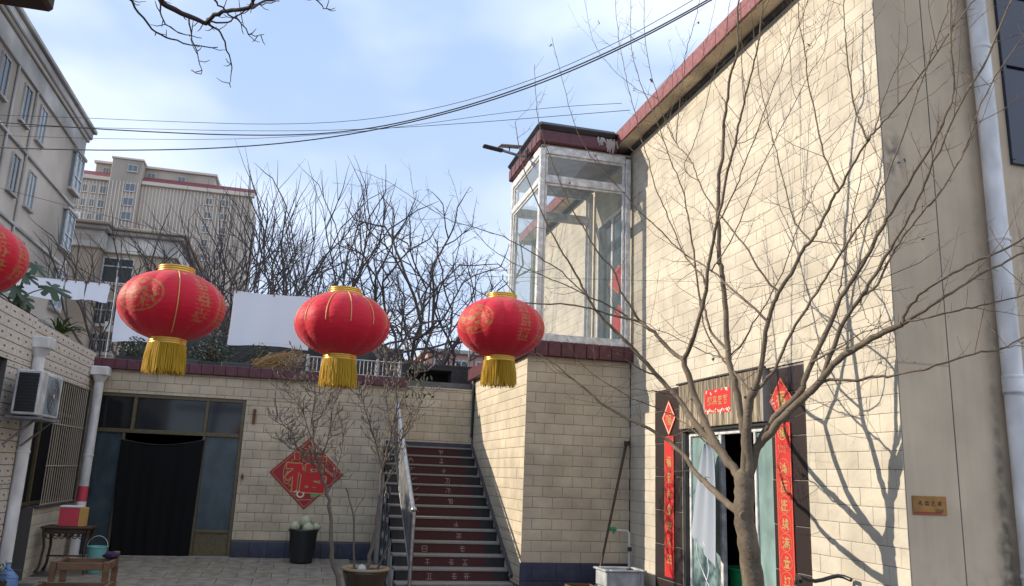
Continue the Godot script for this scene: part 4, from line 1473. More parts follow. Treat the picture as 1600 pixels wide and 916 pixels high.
func make_papers() -> void:
	var xs := XF - 0.0085
	var R := Vector3.BACK
	couplet(Vector3(xs, 0, -7.385), R, 0.275, 2.17, 0.40, ["hong", "yun", "lian", "mian", "man", "tang", "hong2"], 1.725, 0.1815, true, "right red couplet strip with large ringed gold characters on dark stone")
	couplet(Vector3(xs, 0, -10.05), R, 0.28, 2.13, 0.34, ["fu", "xing", "yong", "jin", "an", "ren", "nian"], 1.80, 0.205, false, "left red couplet strip with slender gold characters on dark stone")
	var d := diamond(Vector3(xs, 2.40, -7.39), R, 0.215, 0.235, "red paper diamond with gold emblem above the right couplet, its corner worn white")
	var g := MB.new()
	g.glyph(G.fu, Vector3(xs, 2.42, -7.39) + d[2] * 0.0022, R, Vector3.DOWN, 0.15, 0.022)
	g.ring(Vector3(xs, 2.30, -7.39) + d[2] * 0.0022, R, Vector3.DOWN, 0.05, 0.03, 0.01)
	part("emblem", g.mesh(), M.gold_print, d[1])
	var wv := MB.new()
	for k in 22:
		var f := rng.randf()
		var c: Vector3 = Vector3(xs, lerpf(2.40, 2.24, f) + rng.randf_range(0.0, 0.03), -7.39 - 0.215 * (1.0 - f * 0.68) + rng.randf_range(0.012, 0.05)) + d[2] * 0.0021
		wv.stroke(c, c + Vector3(0, rng.randf_range(-0.02, 0.02), rng.randf_range(0.004, 0.02)), d[2], rng.randf_range(0.006, 0.014), 0.0012)
	part("worn_edge", wv.mesh(), M.ceramic, d[1])
	settle(d[0])
	d = diamond(Vector3(xs, 2.37, -10.05), R, 0.21, 0.24, "red paper diamond with pale border above the left couplet")
	g = MB.new()
	g.glyph(G.fu, Vector3(xs, 2.37, -10.05) + d[2] * 0.0022, R, Vector3.DOWN, 0.17, 0.016)
	part("character", g.mesh(), M.gold_print, d[1])
	g = MB.new()
	for k in 4:
		var a := [Vector3(0, 0.205, 0), R * 0.18, Vector3(0, -0.205, 0), R * -0.18]
		g.stroke(Vector3(xs, 2.37, -10.05) + a[k] + d[2] * 0.002, Vector3(xs, 2.37, -10.05) + a[(k + 1) % 4] + d[2] * 0.002, d[2], 0.014, 0.0012)
	part("pale_border", g.mesh(), M.pale_print, d[1])
	settle(d[0])
	# horizontal scroll on the header board
	var xh := XF - 0.037
	var t := thing("header_scroll", "torn red paper scroll with gold characters pasted on the wooden board over the door", "paper")
	var pm := MB.new()
	pm.quad(Vector3(xh, 2.635, -8.99), Vector3(xh, 2.625, -8.36), Vector3(xh, 2.345, -8.37), Vector3(xh, 2.36, -8.98), Vector3.LEFT)
	pm.quad(Vector3(xh + 0.002, 2.635, -8.99), Vector3(xh + 0.002, 2.625, -8.36), Vector3(xh + 0.002, 2.345, -8.37), Vector3(xh + 0.002, 2.36, -8.98), Vector3.RIGHT)
	var paper := part("paper", pm.mesh(), M.paper_red, t)
	var chars := ["ji", "xing", "gao", "zhao"]
	for k in 4:
		var c := MB.new()
		c.glyph(G[chars[3 - k]], Vector3(xh, 2.50, -8.86 + k * 0.125), R, Vector3.DOWN, 0.10, 0.012)
		part("character", c.mesh(), M.gold_print, paper)
	var tr := MB.new()
	for k in 46:
		var top := k % 5 == 0
		var z := rng.randf_range(-8.97, -8.39)
		var y := (2.61 if top else 2.37) + rng.randf_range(-0.015, 0.02)
		tr.stroke(Vector3(xh, y, z), Vector3(xh, y + rng.randf_range(-0.03, 0.03), z + rng.randf_range(0.005, 0.03)), Vector3.LEFT, rng.randf_range(0.008, 0.022), 0.0011)
	stuff(part("torn_edge", tr.mesh(), M.pale_print, paper))
	settle(t)
	# upper papers inside the glass room
	var xu := XF + 0.02
	var u := diamond(Vector3(xu, 4.72, -11.98), R, 0.44, 0.25, "red paper diamond on the upper door inside the glass room, the higher one")
	u[1].material_override = M.paper_deep
	settle(u[0])
	u = diamond(Vector3(xu, 4.04, -11.95), R, 0.42, 0.26, "red paper diamond on the upper door inside the glass room, the lower one")
	u[1].material_override = M.paper_deep
	settle(u[0])
	# large square on the back wall, hung on its corner
	var zc := ZB + 0.006
	var c := Vector3(0.15, 1.435, zc)
	var f := diamond(c, Vector3.RIGHT, 0.645, 0.62, "large red diamond poster with gold outlined lucky character on the shaded back wall")
	var out: Vector3 = f[2]
	f[1].material_override = M.paper_deep
	var dn := Vector3.DOWN
	var rt := Vector3.RIGHT
	var o := out * 0.0022
	var k1 := MB.new()
	k1.glyph(G.fu, c + Vector3(-0.02, 0.02, 0) + o, rt, dn, 0.62, 0.125, 0.001)
	part("gold_outline", k1.mesh(), M.gold_print, f[1])
	var k2 := MB.new()
	k2.glyph(G.fu, c + Vector3(-0.02, 0.02, 0) + o, rt, dn, 0.61, 0.092, 0.0055)
	part("character", k2.mesh(), M.paper_red, f[1])
	var pr := MB.new()
	pr.ring(c + Vector3(-0.08, -0.36, 0) + o, rt, dn, 0.055, 0.05, 0.03)
	pr.ring(c + Vector3(-0.17, -0.31, 0) + o, rt, dn, 0.02, 0.012, 0.02)
	pr.stroke(c + Vector3(0.10, 0.11, 0) + o, c + Vector3(0.05, 0.02, 0) + o, out, 0.025)
	pr.stroke(c + Vector3(0.07, -0.09, 0) + o, c + Vector3(0.09, -0.15, 0) + o, out, 0.018)
	pr.stroke(c + Vector3(0.21, -0.10, 0) + o, c + Vector3(0.16, -0.14, 0) + o, out, 0.022)
	stuff(part("pale_print", pr.mesh(), M.pale_print, f[1]))
	var pg := MB.new()
	pg.stroke(c + Vector3(0.12, -0.38, 0) + o, c + Vector3(0.22, -0.35, 0) + o, out, 0.07)
	part("green_print", pg.mesh(), M.green_print, f[1])
	var pn := MB.new()
	for k in 3:
		pn.glyph(["1191 1999 5159 1595", "2181 2484 5159 1696 1999", "1494 5159 5519 5599"][k], c + Vector3(-0.33, 0.10 - k * 0.10, 0) + o, rt, dn, 0.07, 0.012)
	pn.ring(c + Vector3(-0.33, 0.0, 0) + o, rt, dn, 0.07, 0.19, 0.012)
	for k in 5:
		pn.stroke(c + Vector3(-0.12 + k * 0.05, 0.40 + 0.03 * sin(k * 2.0), 0) + o, c + Vector3(-0.09 + k * 0.05, 0.46 + 0.03 * cos(k * 3.0), 0) + o, out, 0.016)
		pn.stroke(c + Vector3(0.30 + k * 0.035, 0.12 - k * 0.03, 0) + o, c + Vector3(0.33 + k * 0.03, 0.04 - k * 0.02, 0) + o, out, 0.014)
	var pr2 := RandomNumberGenerator.new()
	pr2.seed = 6
	for k in 40:
		var q := Vector3(pr2.randf_range(-0.6, 0.6), pr2.randf_range(-0.55, 0.55), 0)
		if absf(q.x) / 0.6 + absf(q.y) / 0.57 > 0.92 or (absf(q.x) < 0.27 and absf(q.y) < 0.30):
			continue
		pn.ring(c + q + o, rt, dn, pr2.randf_range(0.015, 0.04), pr2.randf_range(0.012, 0.035), 0.008, 9)
	pn.stroke(c + Vector3(-0.14, -0.46, 0) + o, c + Vector3(0.12, -0.45, 0) + o, out, 0.012)
	stuff(part("gold_print", pn.mesh(), M.gold_print, f[1]))
	settle(f[0])
	# plaque on the end wall
	var pq := thing("gold_plaque", "small gold metal plaque with four dark characters on the grey end wall", "plaque")
	var pc := Vector3(4.965, 1.435, -5.692)
	var plate := part("plate", cube(pc, Vector3(0.325, 0.148, 0.012), 0.004), M.plaque_gold, pq)
	var names := ["guang", "rong", "zhi", "jia"]
	for k in 4:
		var ch := MB.new()
		ch.glyph(G[names[k]], pc + Vector3(-0.093 + k * 0.062, 0.018, 0.006), rt, dn, 0.036, 0.006)
		part("character", ch.mesh(), M.dark_print, plate)
	var sm := MB.new()
	for j in 2:
		for k in 7:
			sm.stroke(pc + Vector3(0.05 + k * 0.011, -0.033 - j * 0.014, 0.006), pc + Vector3(0.057 + k * 0.011, -0.031 - j * 0.014, 0.006), out, 0.006, 0.001)
	part("small_print", sm.mesh(), M.dark_print, plate)
	part("red_band", cube(pc + Vector3(-0.02, -0.058, 0.0065), Vector3(0.25, 0.012, 0.002)), M.paper_deep, plate)
	settle(pq)


# ---------- things before the red door and the stair ----------

func make_yard_things() -> void:
	# towel on the door
	var t := thing("hanging_towel", "pale grey blue towel hung by one corner at the open sliding door", "towel")
	var g := []
	for y in 19:
		var row := []
		var v := y / 18.0
		for x in 25:
			var u := x / 24.0
			var spread := lerpf(0.06, 0.31, pow(v, 0.45))
			var low := lerpf(0.95, 0.60, u)
			var py := lerpf(2.0 - 0.05 * absf(u - 0.5), low, v)
			var pz := -8.86 + (u - 0.56) * 2.0 * spread - 0.04 * v
			row.append(Vector3(4.66 - 0.03 * v + 0.028 * sin(u * 14.0 + v * 2.0) * (1.0 - 0.45 * v), py, pz))
		g.append(row)
	var m := MB.new()
	m.sheet(g, 0.008)
	part("cloth", m.mesh(), M.towel, t)
	part("string", pipe(smooth(cm([463, 95, -910, 462, 70, -905, 463, 50, -890, 463, 40, -880])), [0.006, 0.006], 6), M.linen, t)
	part("string", pipe(smooth(cm([462, 88, -890, 463, 60, -880, 462, 42, -885, 462, 30, -880])), [0.006, 0.006], 6), M.linen, t)
	part("hook", rod(Vector3(4.82, 2.04, -8.86), Vector3(4.64, 2.0, -8.86), 0.008), M.white_metal, t)
	settle(t)
	# sink and tap
	var s := thing("wash_sink", "white ceramic pedestal wash sink in front of the tiled porch corner", "sink")
	var o := Vector3(4.33, -0.14, -10.75)
	var bm := MB.new()
	var sz := Vector3(0.56, 0, 0.42)
	for f in 4:
		var sx: float = [-1, 1, 0, 0][f]
		var sd: float = [0, 0, -1, 1][f]
		var a := o + Vector3(0, 0.50, 0)
		bm.box(a + Vector3(sx * (sz.x / 2 - 0.03), -0.11, sd * (sz.z / 2 - 0.03)), Vector3(0.045 if sx != 0 else sz.x - 0.105, 0.21, 0.045 if sd != 0 else sz.z - 0.02), 0.012)
		bm.box(a + Vector3(sx * (sz.x / 2 - 0.015), -0.005, sd * (sz.z / 2 - 0.015)), Vector3(0.075 if sx != 0 else sz.x - 0.12, 0.03, 0.075 if sd != 0 else sz.z + 0.045), 0.012)
	bm.box(o + Vector3(0, 0.27, 0), Vector3(0.5, 0.04, 0.38), 0.012)
	part("basin", bm.mesh(), M.ceramic, s)
	part("pedestal", turned([Vector2(0.11, 0), Vector2(0.10, 0.03), Vector2(0.085, 0.15), Vector2(0.095, 0.25)], 16, o), M.ceramic, s)
	part("soap", cube(o + Vector3(0.08, 0.515, 0.16), Vector3(0.09, 0.02, 0.05), 0.008), M.dark_frame, s)
	settle(s)
	var tp := thing("water_tap", "white water pipe with green tap handle standing behind the wash sink", "tap")
	part("pipe", pipe([Vector3(4.66, -0.14, -11.22), Vector3(4.66, 0.80, -11.22), Vector3(4.63, 0.83, -11.22), Vector3(4.45, 0.835, -11.22)], [0.016, 0.016], 8), M.white_pvc, tp)
	part("spout", rod(Vector3(4.45, 0.835, -11.22), Vector3(4.41, 0.80, -11.20), 0.018), M.steel, tp)
	part("tap_handle", cube(Vector3(4.39, 0.855, -11.20), Vector3(0.13, 0.05, 0.05), 0.014), M.green_plastic, tp)
	part("valve", cube(Vector3(4.66, 0.58, -11.20), Vector3(0.05, 0.06, 0.06), 0.01), M.wood_dark, tp)
	settle(tp)
	# long pole leaning in the corner
	var pl := thing("leaning_pole", "long dark wooden pole with a tied cloth end leaning in the porch corner", "pole")
	part("pole", rod(Vector3(4.02, -0.14, -10.95), Vector3(4.655, 2.08, -11.335), 0.016, 10, 0.020), M.wood_dark, pl)
	var cl := MB.new()
	for k in 9:
		var a := TAU * k / 9.0
		cl.tube([Vector3(4.65, 2.06, -11.33), Vector3(4.65 + cos(a) * 0.035, 2.09, -11.31 + sin(a) * 0.03), Vector3(4.65 + cos(a) * 0.03, 2.03, -11.31 + sin(a) * 0.03)], [0.014, 0.008], 5)
	part("cloth_end", cl.mesh(), M.wood_dark, pl)
	settle(pl)
	wood_crate(Vector3(3.78, -0.14, -10.75))
	# bicycle leaning at the wall, only its handlebar reaches into view
	var b := thing("bicycle", "dark bicycle by the sunlit wall, its black handlebar showing right of the couplet", "bicycle")
	var bx := 4.42
	for wz in [-6.62, -5.62]:
		var tyre := []
		for k in 33:
			tyre.append(Vector3(bx, 0.19 + sin(TAU * k / 32.0) * 0.33, wz + cos(TAU * k / 32.0) * 0.33))
		var wheel := part("wheel", pipe(tyre, [0.02, 0.02], 8), M.black_plastic, b)
		var sp := MB.new()
		for k in 14:
			sp.tube([Vector3(bx, 0.19, wz), Vector3(bx, 0.19 + sin(TAU * k / 14.0) * 0.31, wz + cos(TAU * k / 14.0) * 0.31)], [0.002, 0.002], 3, false)
		part("spokes", sp.mesh(), M.steel, wheel)
	var fr := MB.new()
	for sg in [[-6.62, 0.19, -6.46, 0.66], [-6.48, 0.60, -6.02, 0.19], [-6.47, 0.64, -5.92, 0.62], [-6.02, 0.19, -5.92, 0.70], [-5.62, 0.19, -6.02, 0.19], [-5.62, 0.19, -5.93, 0.6]]:
		fr.tube([Vector3(bx, sg[1], sg[0]), Vector3(bx, sg[3], sg[2])], [0.016, 0.016], 8)
	part("frame", fr.mesh(), M.dark_frame, b)
	part("handlebar", pipe(smooth([Vector3(bx - 0.26, 0.77, -6.30), Vector3(bx - 0.20, 0.80, -6.44), Vector3(bx, 0.75, -6.48), Vector3(bx + 0.20, 0.80, -6.44), Vector3(bx + 0.25, 0.78, -6.33)]), [0.018, 0.018], 8), M.black_plastic, b)
	part("brake_lever", pipe([Vector3(bx - 0.22, 0.775, -6.42), Vector3(bx - 0.28, 0.74, -6.36), Vector3(bx - 0.29, 0.73, -6.28)], [0.010, 0.007], 6), M.black_plastic, b)
	part("saddle", cube(Vector3(bx, 0.74, -5.9), Vector3(0.16, 0.06, 0.26), 0.025), M.black_plastic, b)
	settle(b)
	# pot with pale cabbages
	var p := thing("black_plant_pot", "tall black pot below the red diamond poster against the navy skirting", "pot")
	o = Vector3(0.18, floor_y(-14.6), -14.62)
	part("pot", turned([Vector2(0, 0), Vector2(0.17, 0), Vector2(0.185, 0.02), Vector2(0.235, 0.50), Vector2(0.25, 0.51), Vector2(0.25, 0.545), Vector2(0.228, 0.545), Vector2(0.22, 0.47), Vector2(0, 0.47)], 28, o), M.black_plastic, p)
	part("soil", turned([Vector2(0.0, 0.50), Vector2(0.12, 0.50), Vector2(0.222, 0.48)], 20, o), M.soil, p)
	settle(p)
	var r := RandomNumberGenerator.new()
	r.seed = 3
	var spots := [[Vector3(0.02, 0.66, 0.02), 0.105], [Vector3(-0.15, 0.58, 0.05), 0.085], [Vector3(0.07, 0.56, 0.12), 0.095], [Vector3(0.20, 0.57, -0.03), 0.075], [Vector3(-0.02, 0.55, -0.1), 0.09]]
	var say := ["topmost round pale cabbage head heaped on the tall black pot", "yellow green cabbage head at the left rim of the black pot", "whitish cabbage head at the front of the black pot", "small brownish cabbage head at the right rim of the black pot", "pale cabbage head at the back of the black pot"]
	for k in 5:
		var cb := MB.new()
		for leaf in 7:
			var gg := []
			var a0 := leaf * 2.4
			for y in 6:
				var row := []
				for x in 7:
					var e := lerpf(-1.3, 1.35 - 0.25 * (leaf % 3), y / 5.0)
					var a := a0 + lerpf(-1.1, 1.1, x / 6.0)
					var rr: float = spots[k][1] * (0.86 + 0.03 * leaf + 0.05 * sin(x * 2.0 + y * 1.3))
					row.append(Vector3(cos(a) * cos(e), sin(e), sin(a) * cos(e)) * rr)
				gg.append(row)
			cb.sheet(gg)
		var c := thing("cabbage", say[k], "cabbage", o + spots[k][0] - Vector3(0, spots[k][1] * 0.8, 0), 0, "cabbages heaped on the black pot")
		part("head", cb.mesh(), M.cabbage, c, Transform3D(Basis(), Vector3(0, spots[k][1] * 0.8, 0)))
	# glazed bowl
	var bw := thing("glazed_bowl", "wide dark glazed bowl with tan rim at the foot of the stair railing", "pot")
	o = Vector3(0.95, -0.145, -11.0)
	part("bowl", turned([Vector2(0, 0), Vector2(0.16, 0), Vector2(0.18, 0.03), Vector2(0.29, 0.40), Vector2(0.285, 0.44), Vector2(0.25, 0.43), Vector2(0.2, 0.30), Vector2(0, 0.30)], 30, o), M.glaze, bw)
	part("rim", turned([Vector2(0.282, 0.43), Vector2(0.305, 0.435), Vector2(0.305, 0.465), Vector2(0.262, 0.465), Vector2(0.255, 0.43)], 30, o), M.glaze_rim, bw)
	part("soil", turned([Vector2(0.0, 0.40), Vector2(0.15, 0.395), Vector2(0.256, 0.375)], 20, o), M.soil, bw)
	part("white_stone", turned([Vector2(0.0, 0.0), Vector2(0.045, 0.01), Vector2(0.06, 0.05), Vector2(0.05, 0.09), Vector2(0.0, 0.12)], 12, o + Vector3(-0.06, 0.40, 0.12)), M.ceramic, bw)
	settle(bw)
	var sk := thing("dark_stick", "short dark stick slanting out of the glazed bowl beside the railing", "stick")
	part("stick", rod(Vector3(1.08, 0.25, -11.0), Vector3(1.27, 0.66, -11.15), 0.016, 8), M.dark_frame, sk)
	settle(sk)


func make_indoor_bin() -> void:
	var g := thing("green_bin", "green plastic bin standing in the dimness behind the open sliding door", "bin")
	part("bin", turned([Vector2(0, 0), Vector2(0.17, 0), Vector2(0.22, 0.62), Vector2(0.235, 0.62), Vector2(0.235, 0.65), Vector2(0.20, 0.65), Vector2(0.16, 0.05), Vector2(0, 0.05)], 20, Vector3(5.25, -0.07, -9.05)), M.green_plastic, g)
	settle(g)


func wood_crate(o: Vector3) -> void:
	var c := thing("wooden_crate", "small brown wooden crate at the foot of the leaning pole", "crate")
	for k in 4:
		for side in [-1.0, 1.0]:
			part("slat", cube(o + Vector3(0, 0.035 + k * 0.075, side * 0.14), Vector3(0.36, 0.062, 0.014), 0.003), M.wood, c)
			part("slat", cube(o + Vector3(side * 0.173, 0.035 + k * 0.075, 0), Vector3(0.014, 0.062, 0.266), 0.003), M.wood, c)
	part("base", cube(o + Vector3(0, 0.01, 0), Vector3(0.33, 0.014, 0.26)), M.wood, c)
	settle(c)


# ---------- plants ----------

func potted_strap_plant(o: Vector3, pot_r: float, pot_h: float, leaves: int, reach: float, label: String, sd: int) -> void:
	var t := thing("potted_plant", label, "potted plant", o)
	part("pot", turned([Vector2(0, 0), Vector2(pot_r * 0.75, 0), Vector2(pot_r, pot_h), Vector2(pot_r * 0.9, pot_h), Vector2(pot_r * 0.85, pot_h * 0.85), Vector2(0, pot_h * 0.85)], 18), M.wood_dark, t)
	var r := RandomNumberGenerator.new()
	r.seed = sd
	var m := MB.new()
	for k in leaves:
		var a := r.randf() * TAU
		var len := reach * r.randf_range(0.6, 1.1)
		var lift := r.randf_range(0.35, 1.1)
		var side := Vector3(-sin(a), 0, cos(a))
		var g := []
		for y in 6:
			var f := y / 5.0
			var c := Vector3(cos(a), 0, sin(a)) * len * f + Vector3(0, pot_h * 0.9 + lift * len * f * (1.6 - 1.25 * f), 0)
			var w := 0.018 * (1.0 - f * f) + 0.002
			g.append([c - side * w, c + Vector3(0, -0.004, 0), c + side * w])
		m.sheet(g)
	part("leaves", m.mesh(), M.leaf_mid, t)


func bushy(o: Vector3, size: Vector3, count: int, leaf: float, m: Material, label: String, sd: int, planter: Vector3) -> void:
	var t := thing("planter_shrub", label, "shrub", o)
	part("planter", cube(Vector3(0, planter.y / 2, 0), planter, 0.01), M.dark_cement, t)
	var r := RandomNumberGenerator.new()
	r.seed = sd
	var lm := MB.new()
	var sm := MB.new()
	for k in count:
		var d := Vector3(r.randfn(0, 0.42), r.randf(), r.randfn(0, 0.42))
		var c := Vector3(d.x * size.x, planter.y + d.y * size.y * (1.0 - 0.5 * Vector2(d.x, d.z).length()), d.z * size.z)
		if k % 12 == 0:
			sm.tube([Vector3(d.x * 0.1, planter.y, d.z * 0.1), c], [0.007, 0.003], 4, false)
		var n := Vector3(r.randfn(), r.randfn() + 0.5, r.randfn()).normalized()
		var u := n.cross(Vector3(0.3, 0.9, 0.1)).normalized() * leaf
		var v := n.cross(u)
		lm.quad(c - u, c - v * 0.45, c + u, c + v * 0.45, n)
	part("stems", sm.mesh(), M.wood_dark, t)
	stuff(part("foliage", lm.mesh(), m, t))


func make_roof_plants() -> void:
	# monstera on the roof of the side building
	var t := thing("monstera_plant", "large leaved monstera plant on the roof edge of the white tiled building", "potted plant")
	var o := Vector3(-3.85, 3.25, -11.9)
	part("pot", turned([Vector2(0, 0), Vector2(0.15, 0), Vector2(0.19, 0.26), Vector2(0.17, 0.26), Vector2(0.16, 0.22), Vector2(0, 0.22)], 18, o), M.dark_cement, t)
	var r := RandomNumberGenerator.new()
	r.seed = 8
	var ends := [[0.36, 0.56, -0.10, 0.21], [0.08, 0.66, 0.12, 0.19], [-0.12, 0.58, 0.25, 0.2], [0.05, 0.45, 0.28, 0.18], [0.16, 0.82, 0.02, 0.17], [-0.28, 0.70, 0.30, 0.2], [0.12, 0.34, 0.18, 0.17], [-0.32, 0.45, 0.42, 0.2]]
	for e in ends:
		var c: Vector3 = o + Vector3(e[0], e[1], e[2])
		part("stem", pipe(smooth([o + Vector3(0, 0.2, 0), o + Vector3(e[0] * 0.3, e[1] * 0.75, e[2] * 0.3), c], 4), [0.012, 0.007], 6), M.leaf_mid, t)
		var n := Vector3(0.25 + r.randf() * 0.3, 0.75, 0.45 + r.randf() * 0.3).normalized()
		var u := Vector3(e[0], -0.3, e[2]).normalized()
		u = (u - n * u.dot(n)).normalized()
		var v := n.cross(u)
		var lm := MB.new()
		var prev := Vector3.ZERO
		for k in 47:
			var a := lerpf(-2.85, 2.85, k / 46.0)
			var rad: float = 1.25 * e[3] * (0.75 + 0.25 * cos(a)) * (1.0 - 0.58 * pow(absf(sin(a * 4.0)), 6.0))
			var p := c + u * cos(a) * rad * 1.15 + v * sin(a) * rad + n * (-0.25 * rad * absf(sin(a)))
			if k > 0:
				lm.flat(c, prev, p, c - n)
			prev = p
		part("leaf", lm.mesh(), M.leaf_dark, t)
	settle(t)
	potted_strap_plant(Vector3(-3.95, 3.25, -14.3), 0.16, 0.22, 70, 0.5, "spiky strap leaved plant on the white tiled building's roof, below the towels", 11)
	bushy(Vector3(-3.05, 3.20, -15.75), Vector3(0.40, 0.42, 0.3), 420, 0.03, M.leaf_dark, "dark green shrub in planter on the maroon roof edge, left of the tasselled lantern", 4, Vector3(0.6, 0.16, 0.3))
	bushy(Vector3(-1.75, 3.20, -15.75), Vector3(0.46, 0.52, 0.3), 520, 0.032, M.leaf_dark, "dark green shrub in planter on the roof right of the largest lantern", 6, Vector3(0.7, 0.16, 0.3))
	bushy(Vector3(-0.95, 3.20, -16.3), Vector3(0.40, 0.5, 0.3), 300, 0.03, M.leaf_dark, "sparse dark shrub in planter below the hanging white sheet", 16, Vector3(0.6, 0.2, 0.3))
	for k in 2:
		var b := thing("planter_box", ["empty dark planter box on the maroon roof edge, nearer the lantern", "empty dark planter box on the maroon roof edge, under the white sheet"][k], "planter", Vector3([-2.1, -1.25][k], 3.20, -15.28), 0, "empty planter boxes")
		part("box", cube(Vector3(0, 0.06, 0), Vector3([0.42, 0.5][k], 0.12, 0.2), 0.008), M.dark_frame, b)
		part("soil", cube(Vector3(0, 0.122, 0), Vector3([0.38, 0.46][k], 0.01, 0.16)), M.soil, b)
	# dry straw
	var s := thing("straw_bundle", "loose bundle of dry tan straw lying on the maroon roof edge", "straw")
	var m := MB.new()
	for k in 340:
		var f := r.randfn(0, 0.3)
		var c := Vector3(-0.55 + f * 0.5, 3.28 + r.randf() * 0.22 + f * 0.12, -15.35 + r.randfn(0, 0.09))
		var d := Vector3(r.randf_range(0.12, 0.26), 0.08 + r.randfn(0, 0.06), r.randfn(0, 0.06))
		m.tube([c - d, c + Vector3(0, 0.03 + r.randf() * 0.03, 0), c + d + Vector3(0, r.randfn(-0.03, 0.03), 0)], [0.005, 0.003], 3, false)
	stuff(part("stalks", m.mesh(), M.straw, s))
	settle(s)


# ---------- washing and railing on the roof terrace ----------

func cloth(label: String, a: Vector3, b: Vector3, drop: float, sag: float, folds: float, sd: int, slant := 0.0) -> void:
	var t := thing("hung_sheet", label, "sheet", Vector3.ZERO, 0, "white washing on the roof lines")
	var r := RandomNumberGenerator.new()
	r.seed = sd
	var ph := r.randf() * 6.0
	var g := []
	for y in 17:
		var row := []
		var v := y / 16.0
		for x in 33:
			var u := x / 32.0
			var p := a.lerp(b, u)
			p.y -= sag * sin(PI * u) * (1.0 - v) + v * (drop + slant * (u - 0.5)) + 0.02 * v * sin(u * 5.0 + ph)
			p.z += folds * v * sin(u * 16.0 + ph + v) + folds * 0.8 * sin(u * 5.0 + ph * 2.0 + v * 1.5) + 0.03 * v
			p.x += 0.02 * v * sin(ph + v * 2.0)
			row.append(p)
		g.append(row)
	var m := MB.new()
	m.sheet(g, 0.003)
	part("cloth", m.mesh(), M.linen, t)
	for k in 3:
		var u: float = [0.03, 0.5, 0.97][k]
		part("clothes_peg", cube(a.lerp(b, u) + Vector3(0, 0.0 - sag * sin(PI * u), 0.004), Vector3(0.022, 0.08, 0.03), 0.004), M.wood, t)
	if drop > 0.8:
		var hem := MB.new()
		for x in 32:
			hem.tube([g[15][x], g[15][x + 1]], [0.005, 0.005], 4, false)
		part("hem", hem.mesh(), M.linen, t)
	settle(t)


func make_terrace() -> void:
	cloth("largest white sheet, hung flat between the two middle lanterns", Vector3(-1.58, 4.96, -16.8), Vector3(-0.02, 4.96, -16.8), 1.10, 0.025, 0.022, 1, 0.0)
	cloth("white sheet sagging behind the largest whole lantern", Vector3(-3.68, 4.42, -16.75), Vector3(-2.25, 4.93, -16.8), 0.875, 0.02, 0.035, 2, 0.35)
	cloth("wide white towel nearest the left lantern on the upper washing line", Vector3(-6.55, 5.23, -18.5), Vector3(-5.15, 5.22, -18.5), 0.42, 0.01, 0.012, 3, 0.06)
	cloth("middle white towel on the upper washing line left of the largest lantern", Vector3(-5.12, 5.22, -18.5), Vector3(-4.74, 5.21, -18.5), 0.40, 0.01, 0.008, 4)
	cloth("rightmost white towel on the upper washing line, a gap away from its neighbour", Vector3(-4.70, 5.21, -18.5), Vector3(-4.25, 5.21, -18.5), 0.41, 0.008, 0.006, 5)
	for k in 2:
		var l := thing("washing_line", ["upper washing line with three white towels", "lower washing line carrying the large white sheet"][k], "washing line")
		var a: Vector3 = [Vector3(-8.2, 5.28, -18.5), Vector3(-3.75, 4.97, -16.8)][k]
		var b: Vector3 = [Vector3(-3.6, 5.21, -18.5), Vector3(3.3, 5.0, -16.8)][k]
		part("line", pipe([a, a.lerp(b, 0.5) - Vector3(0, 0.02, 0), b], [0.004, 0.004], 5), M.wire, l)
		for p in [a, b]:
			part("post", rod(Vector3(p.x, 3.1, p.z), p + Vector3(0, 0.05, 0), 0.018, 6), M.dull_steel, l)
		settle(l)
	var f := thing("white_railing", "low white metal railing along the edge of the back roof", "railing")
	var x0 := -0.02
	var x1 := 1.70
	for y in [3.27, 3.55]:
		part("rail", rod(Vector3(x0, y, -15.42), Vector3(x1, y, -15.42), 0.011, 6), M.white_paint, f)
	for k in 5:
		part("post", cube(Vector3(lerpf(x0, x1, k / 4.0), 3.36, -15.42), Vector3(0.045, 0.46, 0.045), 0.005), M.white_paint, f)
	for k in 24:
		part("bar", rod(Vector3(lerpf(x0, x1, (k + 0.5) / 24.0), 3.26, -15.42), Vector3(lerpf(x0, x1, (k + 0.5) / 24.0), 3.54, -15.42), 0.007, 5), M.white_paint, f)
	settle(f)


# ---------- overhead cables ----------

